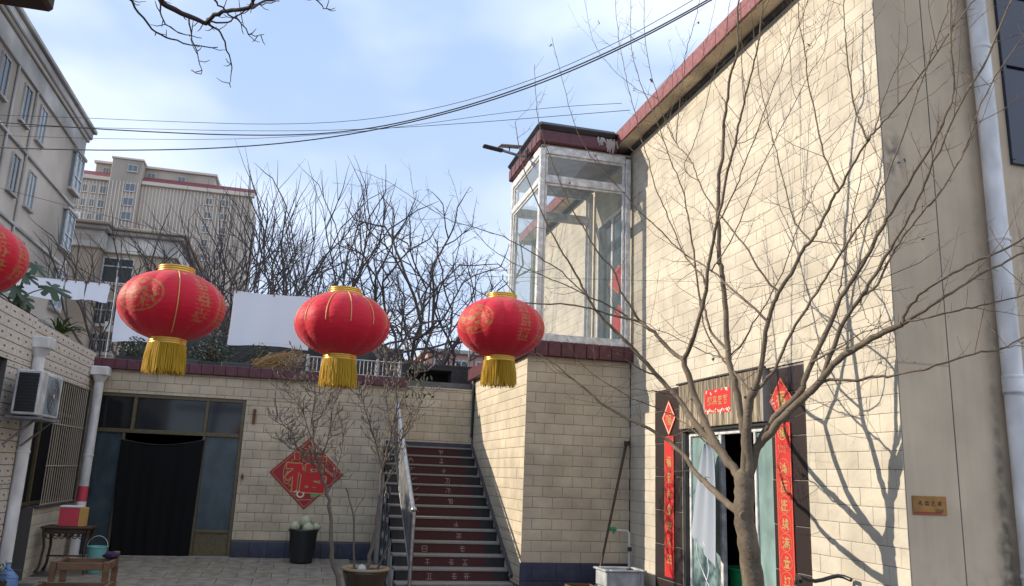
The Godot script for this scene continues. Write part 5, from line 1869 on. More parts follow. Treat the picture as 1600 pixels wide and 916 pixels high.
func make_wires() -> void:
	var list := [
		[[-798,907,-2000,-717,879,-1925,-437,872,-1850,-157,857,-1775,-20,856,-1700,58,843,-1625,156,850,-1550,273,870,-1475,371,892,-1400,462,922,-1325,534,940,-1250,618,983,-1175,633,975,-1100], 0.013, "upper of the two thick dark cables crossing the sky"],
		[[-788,844,-2000,-708,819,-1925,-430,821,-1850,-247,816,-1775,-85,826,-1700,59,838,-1625,156,847,-1550,274,866,-1475,371,886,-1400,463,915,-1325,534,935,-1250,637,995,-1175,645,980,-1100], 0.013, "lower of the two thick dark cables crossing the sky"],
		[[-876,969,-2200,-596,964,-2088,-324,937,-1975,-210,913,-1862,-49,880,-1750,112,864,-1638,285,856,-1525,416,846,-1412,537,825,-1300], 0.006, "thin slack cable above the two thick ones at the left"],
	]
	list.append([[-840,952,-2080,-560,940,-1960,-300,915,-1860,-120,893,-1780,60,872,-1660,240,870,-1540,400,905,-1400,520,948,-1270,600,985,-1180,640,1005,-1120], 0.006, "thin cable running just above the thick pair towards the upper right"])
	list.append([[-800,872,-2000,-437,846,-1850,-157,842,-1775,60,846,-1640,210,852,-1540,330,858,-1440,440,850,-1350,520,836,-1300], 0.005, "thin cable sagging just below the slack one towards the balcony roof"])
	for w in list:
		var pts := cm(w[0])
		# ease the kinks out of the run
		for pass_ in 3:
			var q := pts.duplicate()
			for k in range(1, pts.size() - 1):
				q[k] = pts[k] * 0.5 + (pts[k - 1] + pts[k + 1]) * 0.25
			pts = q
		var t := thing("overhead_cable", w[2], "cable", Vector3.ZERO, 0, "overhead cables")
		part("cable", pipe(smooth(pts, 4), [w[1], w[1]], 6), M.wire, t)
		settle(t)


# ---------- the bare tree before the door ----------

func make_front_tree() -> void:
	var t := thing("bare_tree", "tall leafless tree with smooth brown trunk standing before the red couplet door", "tree")
	# polylines in centimetres with the radius at either end in metres
	var limbs := [
	[[373,39,-630,371,75,-630,368,107,-630,365,129,-630,365,148,-630,366,161,-630,368,171,-630],0.088,0.07],
	[[364,141,-629,366,159,-638,367,168,-650,368,177,-666,368,191,-690,367,211,-722,365,237,-755,352,259,-771,338,277,-779,329,289,-784,316,304,-791,297,325,-800,283,350,-808,269,379,-815,252,411,-824,230,462,-835,215,507,-843,207,555,-848],0.052,0.004],
	[[365,143,-630,363,161,-636,363,173,-651,361,188,-667,358,209,-684,355,238,-699,351,269,-711],0.046,0.03],
	[[361,129,-623,364,140,-663,365,153,-694,364,162,-713,363,178,-735,360,192,-761,342,205,-771,304,226,-792,282,247,-804,265,261,-813,254,272,-819,236,283,-828],0.04,0.006],
	[[367,191,-687,366,192,-699,363,202,-714,358,216,-742,346,224,-752,325,231,-757,314,236,-759,282,254,-765,260,274,-769,251,291,-769],0.012,0.003],
	[[363,239,-756,357,242,-760,339,243,-758,325,243,-757,314,244,-756],0.012,0.003],
	[[350,261,-772,332,266,-773,316,275,-772,307,281,-772],0.014,0.004],
	[[351,269,-711,350,283,-740,340,303,-757,331,315,-770],0.026,0.022],
	[[331,315,-770,321,331,-772,311,347,-775,303,369,-776,288,386,-780,276,407,-783,263,428,-786,251,453,-789,234,494,-792,221,531,-794,216,563,-793,213,600,-791],0.019,0.003],
	[[331,315,-770,301,324,-785,280,331,-796,256,335,-809,211,337,-831,192,339,-840,168,354,-852,146,374,-862,127,399,-871,109,433,-880,99,468,-886,92,503,-891],0.016,0.002],
	[[321,318,-775,313,325,-778,293,336,-785,278,343,-790,258,363,-797,235,380,-805,210,396,-813,184,409,-822,139,423,-837,120,433,-843,96,449,-851,67,467,-860,30,482,-872],0.013,0.0025],
	[[278,343,-790,259,354,-800,238,364,-811,205,381,-828,180,400,-840,163,423,-849,152,442,-855,141,473,-861,135,493,-865],0.009,0.002],
	[[351,269,-711,352,285,-697,354,309,-683,355,337,-670,356,356,-668,357,380,-659,358,400,-650,359,436,-634,360,464,-619,360,477,-613,363,507,-603,369,538,-597,374,573,-594,378,597,-591,381,629,-589],0.03,0.006],
	[[353,332,-669,354,345,-676,353,354,-687,352,377,-713,352,394,-724,346,429,-740,340,449,-745,332,487,-752,327,508,-756,321,539,-761,315,575,-767,310,609,-772,305,654,-778,304,709,-783],0.013,0.003],
	[[365,143,-631,365,161,-628,365,190,-627,366,214,-634,366,244,-644,366,263,-652,366,308,-657,366,341,-661,365,361,-663,365,391,-665,365,434,-663,366,466,-655,366,494,-651,366,515,-645,367,541,-637,367,553,-626,367,574,-624,367,607,-622,367,639,-619],0.045,0.007],
	[[365,263,-650,363,270,-675,360,279,-699,353,297,-739,331,308,-746,312,318,-751],0.01,0.003],
	[[368,267,-656,367,276,-629,374,296,-617,382,314,-609,391,342,-596,398,372,-587,402,386,-582,404,396,-578,413,422,-567,418,436,-560,428,462,-546],0.01,0.002],
	[[366,143,-632,367,159,-627,367,176,-624,365,199,-623,366,225,-618,368,233,-614],0.045,0.038],
	[[368,233,-614,372,252,-609,375,282,-606,379,304,-600,383,315,-596,390,331,-587,396,349,-579,402,359,-572,407,372,-566,414,392,-558,417,399,-553,423,416,-545,432,437,-534,437,446,-527,446,461,-515,460,490,-493,483,527,-482,504,554,-481],0.03,0.006],
	[[416,397,-554,413,419,-561,411,442,-567,410,469,-572,409,502,-578,409,538,-582,408,568,-586,409,595,-589,410,623,-592],0.012,0.004],
	[[431,436,-534,429,454,-539,427,473,-544,427,519,-548,427,547,-549,428,575,-550,430,601,-551],0.012,0.004],
	[[435,443,-530,438,456,-527,445,483,-521,456,517,-510,457,545,-512,460,576,-513],0.008,0.002],
	[[383,315,-596,378,323,-601,370,340,-607,362,369,-623,361,396,-650,358,436,-685,357,462,-696,355,478,-707,352,499,-726,344,526,-734,333,563,-736,322,613,-737,319,666,-735,317,697,-734],0.013,0.003],
	[[401,357,-574,395,372,-583,392,388,-588,389,430,-596,386,460,-602,383,493,-608,381,528,-613,380,566,-617,379,602,-621],0.009,0.003],
	[[401,357,-574,408,354,-564,415,350,-552,423,352,-539,428,354,-529,435,364,-517],0.007,0.002],
	[[375,290,-601,361,315,-621,361,334,-649,359,353,-674,354,376,-713,350,394,-735,335,410,-739,315,430,-745,291,459,-752,272,481,-757,262,499,-760,250,524,-762,238,567,-763,224,619,-764],0.014,0.003],
	[[369,233,-614,378,246,-602,382,258,-597,391,286,-585,402,312,-571,410,332,-559,418,351,-548,426,369,-536,432,386,-526,439,410,-516,449,455,-500,457,494,-487,465,526,-477,473,550,-476],0.021,0.004],
	[[368,233,-614,365,235,-620,365,245,-633,367,259,-657,368,270,-672,368,285,-687,369,307,-706,371,331,-716],0.015,0.008],
	]
	limbs.append_array([
	[[367,147,-632,370,166,-627,374,186,-622,381,198,-612,390,214,-601,400,228,-587,407,240,-577,413,252,-569,424,265,-552,433,273,-538,442,280,-522],0.048,0.024],
	[[442,280,-522,445,292,-517,451,304,-507,460,313,-494,485,327,-493,513,339,-493,535,351,-492,561,363,-491],0.018,0.008],
	[[442,280,-522,453,290,-510,465,300,-500,493,317,-503,524,332,-506,551,346,-508,589,367,-511],0.02,0.009],
	[[443,281,-522,454,284,-500,476,290,-494,502,297,-493,530,305,-492,554,310,-491],0.011,0.006],
	[[479,291,-494,506,291,-495,531,289,-495,549,288,-496],0.004,0.002],
	[[367,149,-632,370,169,-627,377,196,-618,386,214,-607,397,231,-592,401,248,-586,408,272,-576,414,290,-568,418,307,-562,426,326,-550,432,341,-541,437,359,-533,444,377,-522,454,406,-506,461,426,-493,468,446,-487,475,466,-486,474,509,-484,477,543,-482,479,566,-481],0.038,0.006],
	[[407,240,-577,415,276,-564,420,293,-555,426,307,-545,432,322,-536,438,341,-525,446,365,-510,451,383,-501,455,403,-492,477,454,-481,503,495,-478,528,548,-474,535,567,-473],0.026,0.008],
	[[426,305,-547,434,314,-537,440,332,-530,447,350,-521,455,367,-508,464,383,-495,489,422,-493,507,461,-493,529,496,-492,557,531,-492,580,563,-491],0.014,0.005],
	[[424,300,-552,427,302,-548,425,329,-548,425,350,-548,425,378,-548],0.005,0.002],
	[[426,302,-549,427,287,-543,427,281,-538,430,278,-531],0.005,0.002],
	[[426,325,-550,429,337,-545,436,338,-534,444,344,-520,457,349,-495],0.007,0.002],
	[[402,230,-585,408,239,-577,424,239,-555,432,241,-544,439,241,-532,455,247,-504,484,257,-499,511,263,-499,532,273,-499,558,281,-498],0.017,0.007],
	[[508,263,-499,520,265,-496,537,266,-493],0.005,0.003],
	[[401,254,-582,408,260,-571,415,266,-561,422,274,-549,429,278,-537,435,284,-525],0.013,0.003],
	[[385,206,-607,391,209,-600,408,220,-575,422,232,-552,432,244,-533,441,253,-516],0.004,0.0015],
	[[336,552,-736,331,556,-739,318,566,-749,294,598,-768,278,634,-781,271,693,-795,268,731,-802],0.005,0.002],
	[[351,500,-725,351,512,-723,353,568,-713,353,590,-705,355,611,-695,356,633,-681,358,657,-672],0.007,0.003],
	[[342,434,-660,340,456,-685,343,473,-673,346,500,-656,349,531,-641,352,561,-624,354,599,-614],0.006,0.003],
	[[347,495,-716,343,519,-726,349,549,-717,354,556,-689,359,588,-672,363,628,-658],0.005,0.002],
	[[357,392,-655,358,396,-645,360,417,-619,360,428,-612,368,456,-603,377,486,-596,391,529,-587,403,565,-578,410,586,-574,416,611,-570],0.01,0.003],
	[[361,459,-625,361,454,-607,367,458,-602,375,473,-595,381,484,-589,400,524,-573,414,554,-562],0.006,0.002],
	[[361,350,-672,363,370,-639,366,403,-611,383,451,-596,397,487,-582,406,510,-574,416,530,-564,420,559,-561,424,579,-558],0.008,0.002],
	[[398,489,-581,397,507,-586,401,552,-591,406,597,-594],0.004,0.002],
	[[409,538,-582,412,540,-580,417,545,-577,425,567,-574,430,589,-573],0.004,0.002],
	[[367,394,-667,365,403,-683,363,419,-702,359,434,-723,356,458,-739],0.005,0.002],
	[[335,281,-781,321,257,-773,303,242,-770,280,215,-762],0.004,0.002],
	[[431,435,-536,437,452,-530,438,464,-531,441,475,-528],0.003,0.0015],
	[[365,271,-651,365,293,-681,366,315,-695,366,334,-707,367,375,-718,368,406,-728,368,425,-734,368,458,-746,365,499,-768,358,528,-773,352,550,-777,341,582,-784,333,616,-790,328,650,-794,330,707,-798,333,742,-799],0.017,0.003],
	[[418,305,-562,418,313,-562,420,326,-560,424,355,-555,427,380,-551,431,406,-546,434,430,-542,437,447,-539],0.009,0.003],	])
	var r := RandomNumberGenerator.new()
	r.seed = 12
	var tw := MB.new()
	var dead := MB.new()
	for k in limbs.size():
		var pts := cm(limbs[k][0])
		var r0: float = limbs[k][1]
		var r1: float = limbs[k][2]
		if k == 0:
			pts.insert(0, Vector3(3.76, -0.2, -6.30))
		var run := smooth(pts, 4)
		var radii := []
		var total := run.size() - 1
		for j in run.size():
			var f := float(j) / total
			var rr := lerpf(r0, r1, pow(f, 0.65)) * (0.95 if r0 > 0.03 else 0.84)
			if k == 0:
				rr = (0.088 - 0.010 * f + 0.03 * pow(1.0 - f, 6.0)) * (1.0 - 0.85 * smoothstep(0.84, 1.0, f))
			rr *= 1.0 + (0.02 if k == 0 else 0.05) * sin(j * 2.3 + k)
			radii.append(rr)
		# a slight crookedness, more in the thin wood
		for j in range(1, run.size() - 1):
			run[j] += Vector3(r.randfn(), r.randfn(), r.randfn()) * 0.004
		var m := MB.new()
		m.tube(run, radii, 14 if k == 0 else (10 if r0 > 0.03 else 7))
		if r0 > 0.02 and k > 0:
			for kn in 4:
				var j := r.randi_range(2, run.size() - 2)
				var d := Vector3(r.randfn(), r.randfn(), r.randfn()).normalized()
				m.tube([run[j], run[j] + d * radii[j] * 1.15, run[j] + d * radii[j] * 1.5], [radii[j] * 0.5, radii[j] * 0.34, radii[j] * 0.15], 6)
		part("trunk" if k == 0 else "branch", m.mesh(), M.bark if r0 > 0.008 else M.twig, t)
		if k == 0:
			continue
		# side shoots
		var along := 0.0
		var next := 0.25 if r0 > 0.03 else 0.08
		var flip := 1.0
		for j in range(1, run.size()):
			var seg: Vector3 = run[j] - run[j - 1]
			along += seg.length()
			if along < next or radii[j] > 0.028:
				continue
			next = along + r.randf_range(0.04, 0.11)
			flip = -flip
			var d := seg.normalized()
			var side := d.cross(Vector3(r.randfn(), r.randfn(), r.randfn())).normalized()
			var long := r.randf() < 0.26
			var len := r.randf_range(0.25, 0.75) if long else r.randf_range(0.04, 0.2)
			var dir := (side * 0.9 + d * 0.45 + Vector3(0, 0.35, 0)).normalized()
			var p: Vector3 = run[j]
			if p.x + dir.x * len > XF - 0.05 and p.z < -5.6:
				dir.x = -absf(dir.x)
			var q := p + dir * len * 0.5 + Vector3(r.randfn(), r.randfn(), r.randfn()) * len * 0.04
			var e := q + (dir + Vector3(0, 0.35, 0)).normalized() * len * 0.5
			var tr := minf(radii[j] * 0.55, 0.0034 if long else 0.0025)
			tw.tube([p, q, e], [tr, tr * 0.8, 0.0009], 4, false)
			if long:
				for s in r.randi_range(2, 5):
					var f := r.randf_range(0.2, 0.95)
					var b := p.lerp(q, f * 2.0) if f < 0.5 else q.lerp(e, f * 2.0 - 1.0)
					var sd := (dir + Vector3(r.randfn(), r.randfn() + 0.4, r.randfn()) * 0.8).normalized()
					tw.tube([b, b + sd * r.randf_range(0.03, 0.14)], [0.0017, 0.0008], 3, false)
			elif r.randf() < 0.03:
				for s in 3:
					var c := e + Vector3(r.randfn(), r.randfn(), r.randfn()) * 0.012
					dead.flat(c, c + Vector3(r.randfn(), r.randfn(), r.randfn()) * 0.018, c + Vector3(r.randfn(), r.randfn(), r.randfn()) * 0.018, c + Vector3(0, -1, 0))
	stuff(part("twigs", tw.mesh(), M.twig, t))
	stuff(part("withered_leaves", dead.mesh(), M.leaf_dry, t))
	settle(t)


# ---------- other bare trees ----------

func limb(tw: MB, p: Vector3, d: Vector3, len: float, rad: float, depth: int, r: RandomNumberGenerator, o: Dictionary, out: Array) -> void:
	var n := 5 if depth > 1 else 3
	var pts := [p]
	var q := p
	var dd := d
	for k in n:
		dd = (dd + Vector3(r.randfn(), r.randfn(), r.randfn()) * o.crook + Vector3(0, o.up, 0)).normalized()
		q += dd * len / n
		pts.append(q)
	var tip := rad * (0.62 if depth > 0 else 0.3)
	tw.tube(pts, [rad, tip], 7 if rad > 0.05 else (5 if rad > 0.015 else 3), false)
	if depth <= 0:
		if o.spurs:
			for k in 5:
				var b: Vector3 = pts[r.randi_range(0, n)]
				tw.tube([b, b + Vector3(r.randfn(), r.randfn() + 0.5, r.randfn()).normalized() * r.randf_range(0.06, 0.22)], [0.005, 0.004], 3, false)
		return
	var kids: int = o.kids + (r.randi() % 2)
	var turn := r.randf() * TAU
	for k in kids:
		var f := lerpf(0.35, 1.0, float(k + 1) / kids)
		var at: Vector3 = pts[clampi(int(round(f * n)), 1, n)]
		var side := dd.cross(Vector3(cos(turn), 0.2, sin(turn))).normalized()
		turn += 2.4
		var nd: Vector3 = (dd + side * o.spread * r.randf_range(0.7, 1.25)).normalized()
		limb(tw, at, nd, len * r.randf_range(o.shrink - 0.1, o.shrink + 0.08), maxf(rad * (0.66 if k < kids - 1 else 0.75) * lerpf(1.0, 0.8, 1.0 - f), o.least), depth - 1, r, o, out)


func bare_tree(at: Vector3, height: float, o: Dictionary, sd: int, label: String, called := "bare_garden_tree", m := "far_bark") -> void:
	var t := thing(called, label, "tree", at, 0, "bare trees behind the roof terrace")
	var r := RandomNumberGenerator.new()
	r.seed = sd
	var trunk := MB.new()
	var th: float = height * o.bole
	var top := Vector3(r.randfn() * 0.15, th, r.randfn() * 0.15)
	var br: float = o.thick
	trunk.tube(smooth([Vector3(0, -0.3, 0), Vector3(0.02, 0.3, 0), top * 0.5 + Vector3(r.randfn() * 0.06, 0, 0), top], 3), [br * 1.35, br], 10)
	part("trunk", trunk.mesh(), M[m], t)
	var stems: int = o.stems
	for k in stems:
		var a := TAU * k / stems + r.randf() * 0.8
		var c := MB.new()
		limb(c, top, Vector3(cos(a) * o.fan, 1.0, sin(a) * o.fan).normalized(), (height - th) * o.first * r.randf_range(0.85, 1.1), br * 0.62, o.depth, r, o, [])
		part("crown_limb", c.mesh(), M[m], t)


func make_far_trees() -> void:
	var upright := {"crook": 0.055, "up": 0.055, "spurs": false, "kids": 2, "spread": 0.50, "shrink": 0.78, "least": 0.007, "bole": 0.30, "thick": 0.085, "stems": 6, "fan": 0.42, "first": 0.36, "depth": 4}
	var gnarled := {"crook": 0.10, "up": 0.03, "spurs": true, "kids": 2, "spread": 0.85, "shrink": 0.74, "least": 0.008, "bole": 0.36, "thick": 0.095, "stems": 5, "fan": 0.75, "first": 0.40, "depth": 4}
	bare_tree(Vector3(-4.9, 0, -24), 7.6, upright, 3, "leftmost dark bare tree, in front of the building with the white frieze")
	bare_tree(Vector3(-3.5, 0, -27), 10.2, upright, 14, "bare tree rising behind the largest lantern")
	bare_tree(Vector3(-1.9, 0, -28), 11.0, upright, 25, "bare tree in front of the tower's right corner")
	bare_tree(Vector3(-0.3, 0, -25), 11.0, upright, 36, "tallest bare tree, above the largest white sheet")
	bare_tree(Vector3(1.0, 0, -23), 9.0, gnarled, 47, "bare spurred tree rising behind the plain lantern")
	bare_tree(Vector3(2.75, 0, -21), 8.6, gnarled, 58, "gnarled bare tree with heavy fork between the two right lanterns")
	bare_tree(Vector3(4.0, 0, -24.5), 8.6, gnarled, 69, "bare tree close to the left side of the glazed balcony")
	# a limb of a tree beside the camera, hanging into the picture from above
	var t := thing("overhanging_tree", "dark bare limb hanging into the top left of the sky", "tree")
	var trunk := MB.new()
	trunk.tube(smooth([Vector3(-3.0, -0.2, -1.6), Vector3(-2.95, 1.6, -1.7), Vector3(-2.7, 3.4, -2.4), Vector3(-1.9, 4.3, -3.7), Vector3(-1.15, 4.40, -4.5)], 4), [0.14, 0.035], 10)
	part("trunk", trunk.mesh(), M.near_bark, t)
	var list := [
		[[-115, 440, -450, -108, 428, -460, -104, 422, -473, -91, 423, -487, -82, 428, -500], 0.020, 0.012],
		[[-130, 436, -440, -121, 420, -460, -117, 413, -468, -108, 405, -476, -101, 405, -484, -89, 407, -492, -74, 412, -500], 0.008, 0.003],
		[[-108, 428, -460, -105, 420, -470, -102, 410, -473, -93, 406, -477, -81, 406, -480], 0.006, 0.002],
		[[-90, 424, -488, -89, 414, -493, -85, 403, -497, -81, 393, -500], 0.005, 0.002],
		[[-82, 428, -500, -74, 426, -508, -70, 419, -515, -67, 410, -522, -68, 402, -530], 0.007, 0.002],
		[[-82, 428, -500, -78, 428, -492, -69, 429, -484, -56, 428, -476, -52, 432, -468, -46, 435, -460], 0.013, 0.009],
		[[-90, 448, -455, -78, 432, -470, -71, 427, -478, -62, 424, -485, -54, 420, -492, -47, 426, -500], 0.007, 0.002],
		[[-81, 429, -500, -71, 433, -505, -64, 444, -510, -52, 456, -515, -42, 463, -520], 0.006, 0.003],
		[[-56, 428, -476, -44, 450, -498, -26, 460, -505, -18, 464, -512, -10, 463, -520], 0.008, 0.003],
	]
	var r := RandomNumberGenerator.new()
	r.seed = 5
	for l in list:
		var pts := smooth(cm(l[0]), 4)
		var radii := []
		for k in pts.size():
			pts[k] += Vector3(r.randfn(), r.randfn(), r.randfn()) * 0.004
			radii.append(lerpf(l[1], l[2], float(k) / (pts.size() - 1)) * (1.0 + 0.15 * r.randf()))
		var m := MB.new()
		m.tube(pts, radii, 7)
		for k in 7:
			var b: Vector3 = pts[r.randi_range(2, pts.size() - 1)]
			var d := Vector3(r.randfn(), r.randfn() * 0.6 - 0.2, r.randfn()).normalized()
			m.tube([b, b + d * 0.05, b + d * 0.09 + Vector3(0, 0.02, 0)], [0.0035, 0.003, 0.0016], 4)
		part("branch", m.mesh(), M.near_bark, t)
	settle(t)
	var bm := thing("roof_beam", "dark wooden beam end at the top left corner of the view", "beam")
	part("beam", span(Vector3(-3.9, 3.155, -3.06), Vector3(-1.035, 3.30, -2.94), 0.012), M.beam, bm)
	settle(bm)


# budding shrubs in front of the back wall
func make_magnolias() -> void:
	var sets := [
		[[[70, -16, -1058, 64, 4, -1060, 51, 48, -1063, 45, 90, -1067, 38, 124, -1070, 27, 151, -1073, 17, 179, -1077, 12, 211, -1080, 12, 244, -1083, 7, 269, -1087, -4, 294, -1090], 0.040, 0.005],
		[[29, 146, -1070, 18, 159, -1065, 8, 164, -1060, -3, 177, -1055, -10, 193, -1050, -25, 207, -1045, -32, 218, -1040], 0.014, 0.004],
		[[17, 179, -1080, 4, 211, -1090, -4, 228, -1100, -18, 244, -1110, -24, 262, -1120], 0.012, 0.004],
		[[25, 154, -1080, 30, 179, -1070, 35, 199, -1060, 35, 227, -1050, 41, 250, -1040], 0.012, 0.004],
		[[13, 207, -1080, 25, 225, -1093, 31, 247, -1107, 28, 265, -1120], 0.009, 0.004],
		[[9, 244, -1090, -7, 259, -1083, -16, 275, -1077, -16, 286, -1070], 0.008, 0.003],
		[[38, 124, -1070, 48, 150, -1085, 52, 185, -1100, 50, 215, -1105], 0.010, 0.004],
		[[-3, 177, -1055, -14, 184, -1062, -28, 186, -1068], 0.006, 0.003]],
		[[[96, 10, -1100, 98, 30, -1100, 101, 53, -1102, 106, 93, -1104, 108, 121, -1106, 108, 150, -1108, 113, 180, -1110, 118, 210, -1112, 122, 236, -1114, 118, 271, -1116, 123, 298, -1118, 119, 324, -1120], 0.036, 0.005],
		[[107, 150, -1100, 98, 183, -1092, 90, 199, -1084, 81, 223, -1076, 71, 246, -1068, 67, 258, -1060], 0.013, 0.004],
		[[109, 165, -1105, 129, 193, -1110, 142, 220, -1120, 155, 247, -1130, 161, 271, -1140], 0.018, 0.004],
		[[117, 205, -1110, 110, 235, -1118, 104, 262, -1125, 107, 289, -1132, 102, 317, -1140], 0.011, 0.004],
		[[122, 232, -1113, 133, 262, -1107, 141, 278, -1093, 145, 290, -1080], 0.010, 0.003],
		[[121, 271, -1116, 105, 296, -1113, 98, 321, -1107, 87, 341, -1100], 0.009, 0.003],
		[[108, 121, -1106, 120, 150, -1112, 128, 182, -1104, 131, 212, -1096], 0.010, 0.004]],
	]
	for s in 2:
		var t := thing("budding_shrub", ["left budding bare shrub whose stem crosses the red diamond poster", "right budding bare shrub growing from the glazed bowl beside the railing"][s], "shrub", Vector3.ZERO, 0, "budding bare shrubs")
		var r := RandomNumberGenerator.new()
		r.seed = 40 + s
		var tw := MB.new()
		var bd := MB.new()
		for k in sets[s].size():
			var l: Array = sets[s][k]
			var pts := smooth(cm(l[0]), 4)
			var m := MB.new()
			var radii := []
			for j in pts.size():
				radii.append(lerpf(l[1], l[2], pow(float(j) / (pts.size() - 1), 0.7)))
				if j > 0:
					pts[j] += Vector3(r.randfn(), r.randfn(), r.randfn()) * 0.008
			m.tube(pts, radii, 8)
			part("stem", m.mesh(), M.pale_bark, t)
			var from := int(pts.size() * 0.5) if k == 0 else 3
			for j in range(from, pts.size()):
				for rep in 2:
					if r.randf() < 0.1:
						continue
					var d := Vector3(r.randfn(), r.randfn() * 0.4 + 0.5, r.randfn()).normalized()
					var len := r.randf_range(0.08, 0.34)
					var a: Vector3 = pts[j]
					var b := a + d * len * 0.6
					var c := b + (d + Vector3(0, 0.7, 0)).normalized() * len * 0.4
					tw.tube([a, b, c], [0.0045, 0.0036, 0.003], 4, false)
					bud(bd, c, (d + Vector3(0, 1.2, 0)).normalized(), r.randf_range(0.035, 0.06))
					for q in r.randi_range(0, 3):
						var e := a.lerp(b, r.randf_range(0.4, 1.0))
						var dd := (d + Vector3(r.randfn(), 0.8 + r.randfn() * 0.3, r.randfn()) * 0.9).normalized()
						var g := e + dd * r.randf_range(0.03, 0.11)
						tw.tube([e, g], [0.0032, 0.0026], 3, false)
						bud(bd, g, (dd + Vector3(0, 0.8, 0)).normalized(), r.randf_range(0.025, 0.048))
		stuff(part("twigs", tw.mesh(), M.pale_bark, t))
		stuff(part("buds", bd.mesh(), M.bud, t))
		if s == 1:
			var lf := MB.new()
			for k in 16:
				var c := Vector3(1.52 + r.randfn() * 0.09, 2.55 + r.randf() * 0.28, -11.35 + r.randfn() * 0.06)
				var d := Vector3(r.randfn(), r.randfn() + 0.8, r.randfn()).normalized() * 0.05
				var u := d.cross(Vector3(0.2, 0.3, 0.9)).normalized() * 0.016
				lf.quad(c - d, c - u, c + d, c + u, d.cross(u).normalized())
			part("young_leaves", lf.mesh(), M.leaf_mid, t)
		settle(t)
	var sp := thing("young_sapling", "thin straight sapling rising from the glazed bowl between the two shrubs", "sapling")
	part("stem", pipe(smooth(cm([82, 18, -1098, 78, 53, -1099, 76, 84, -1100, 73, 100, -1100, 67, 116, -1100, 64, 126, -1100]), 3), [0.016, 0.006], 7), M.pale_bark, sp)
	part("twig", pipe(cm([75, 98, -1100, 80, 110, -1098, 84, 116, -1096]), [0.005, 0.003], 5), M.pale_bark, sp)
	var sb := MB.new()
	bud(sb, Vector3(0.64, 1.26, -11.0), Vector3(-0.5, 0.8, 0).normalized(), 0.05)
	bud(sb, Vector3(0.84, 1.16, -10.96), Vector3(0.5, 0.8, 0).normalized(), 0.035)
	part("buds", sb.mesh(), M.wood_dark, sp)
	settle(sp)


func bud(m: MB, p: Vector3, d: Vector3, s: float) -> void:
	m.tube([p - d * s * 0.2, p + d * s * 0.3, p + d * s], [s * 0.12, s * 0.22, s * 0.03], 5, false)


# ---------- buildings beyond ----------

# a framed window on a far wall: window > pane
func window(host: Node, c: Vector3, right: Vector3, w: float, h: float, frame: String, pane: String, bar := 0.07, mullions := 1, transom := -1.0) -> void:
	var out := right.cross(Vector3.UP).normalized()
	var m := MB.new()
	var dep := 0.10
	var sz := func(a: float, b: float) -> Vector3: return right.abs() * a + Vector3(0, b, 0) + out.abs() * dep
	for s in [-1.0, 1.0]:
		m.box(c + right * s * (w / 2 - bar / 2), sz.call(bar, h))
		m.box(c + Vector3(0, s * (h / 2 - bar / 2), 0), sz.call(w - bar * 2, bar) - out.abs() * 0.01)
	for k in mullions:
		m.box(c + right * w * (float(k + 1) / (mullions + 1) - 0.5), sz.call(bar * 0.8, h - bar * 2) - out.abs() * 0.02)
	if transom > 0.0:
		m.box(c + Vector3(0, h * (transom - 0.5), 0), sz.call(w - bar * 2, bar * 0.8) - out.abs() * 0.03)
	m.box(c + Vector3(0, -h / 2 - 0.05, 0) + out * 0.04, sz.call(w + 0.15, 0.08) + out.abs() * 0.05)
	var f := part("window", m.mesh(), M[frame], host)
	part("pane", cube(c - out * 0.005, sz.call(w - bar, h - bar) - out.abs() * 0.07), M[pane], f)


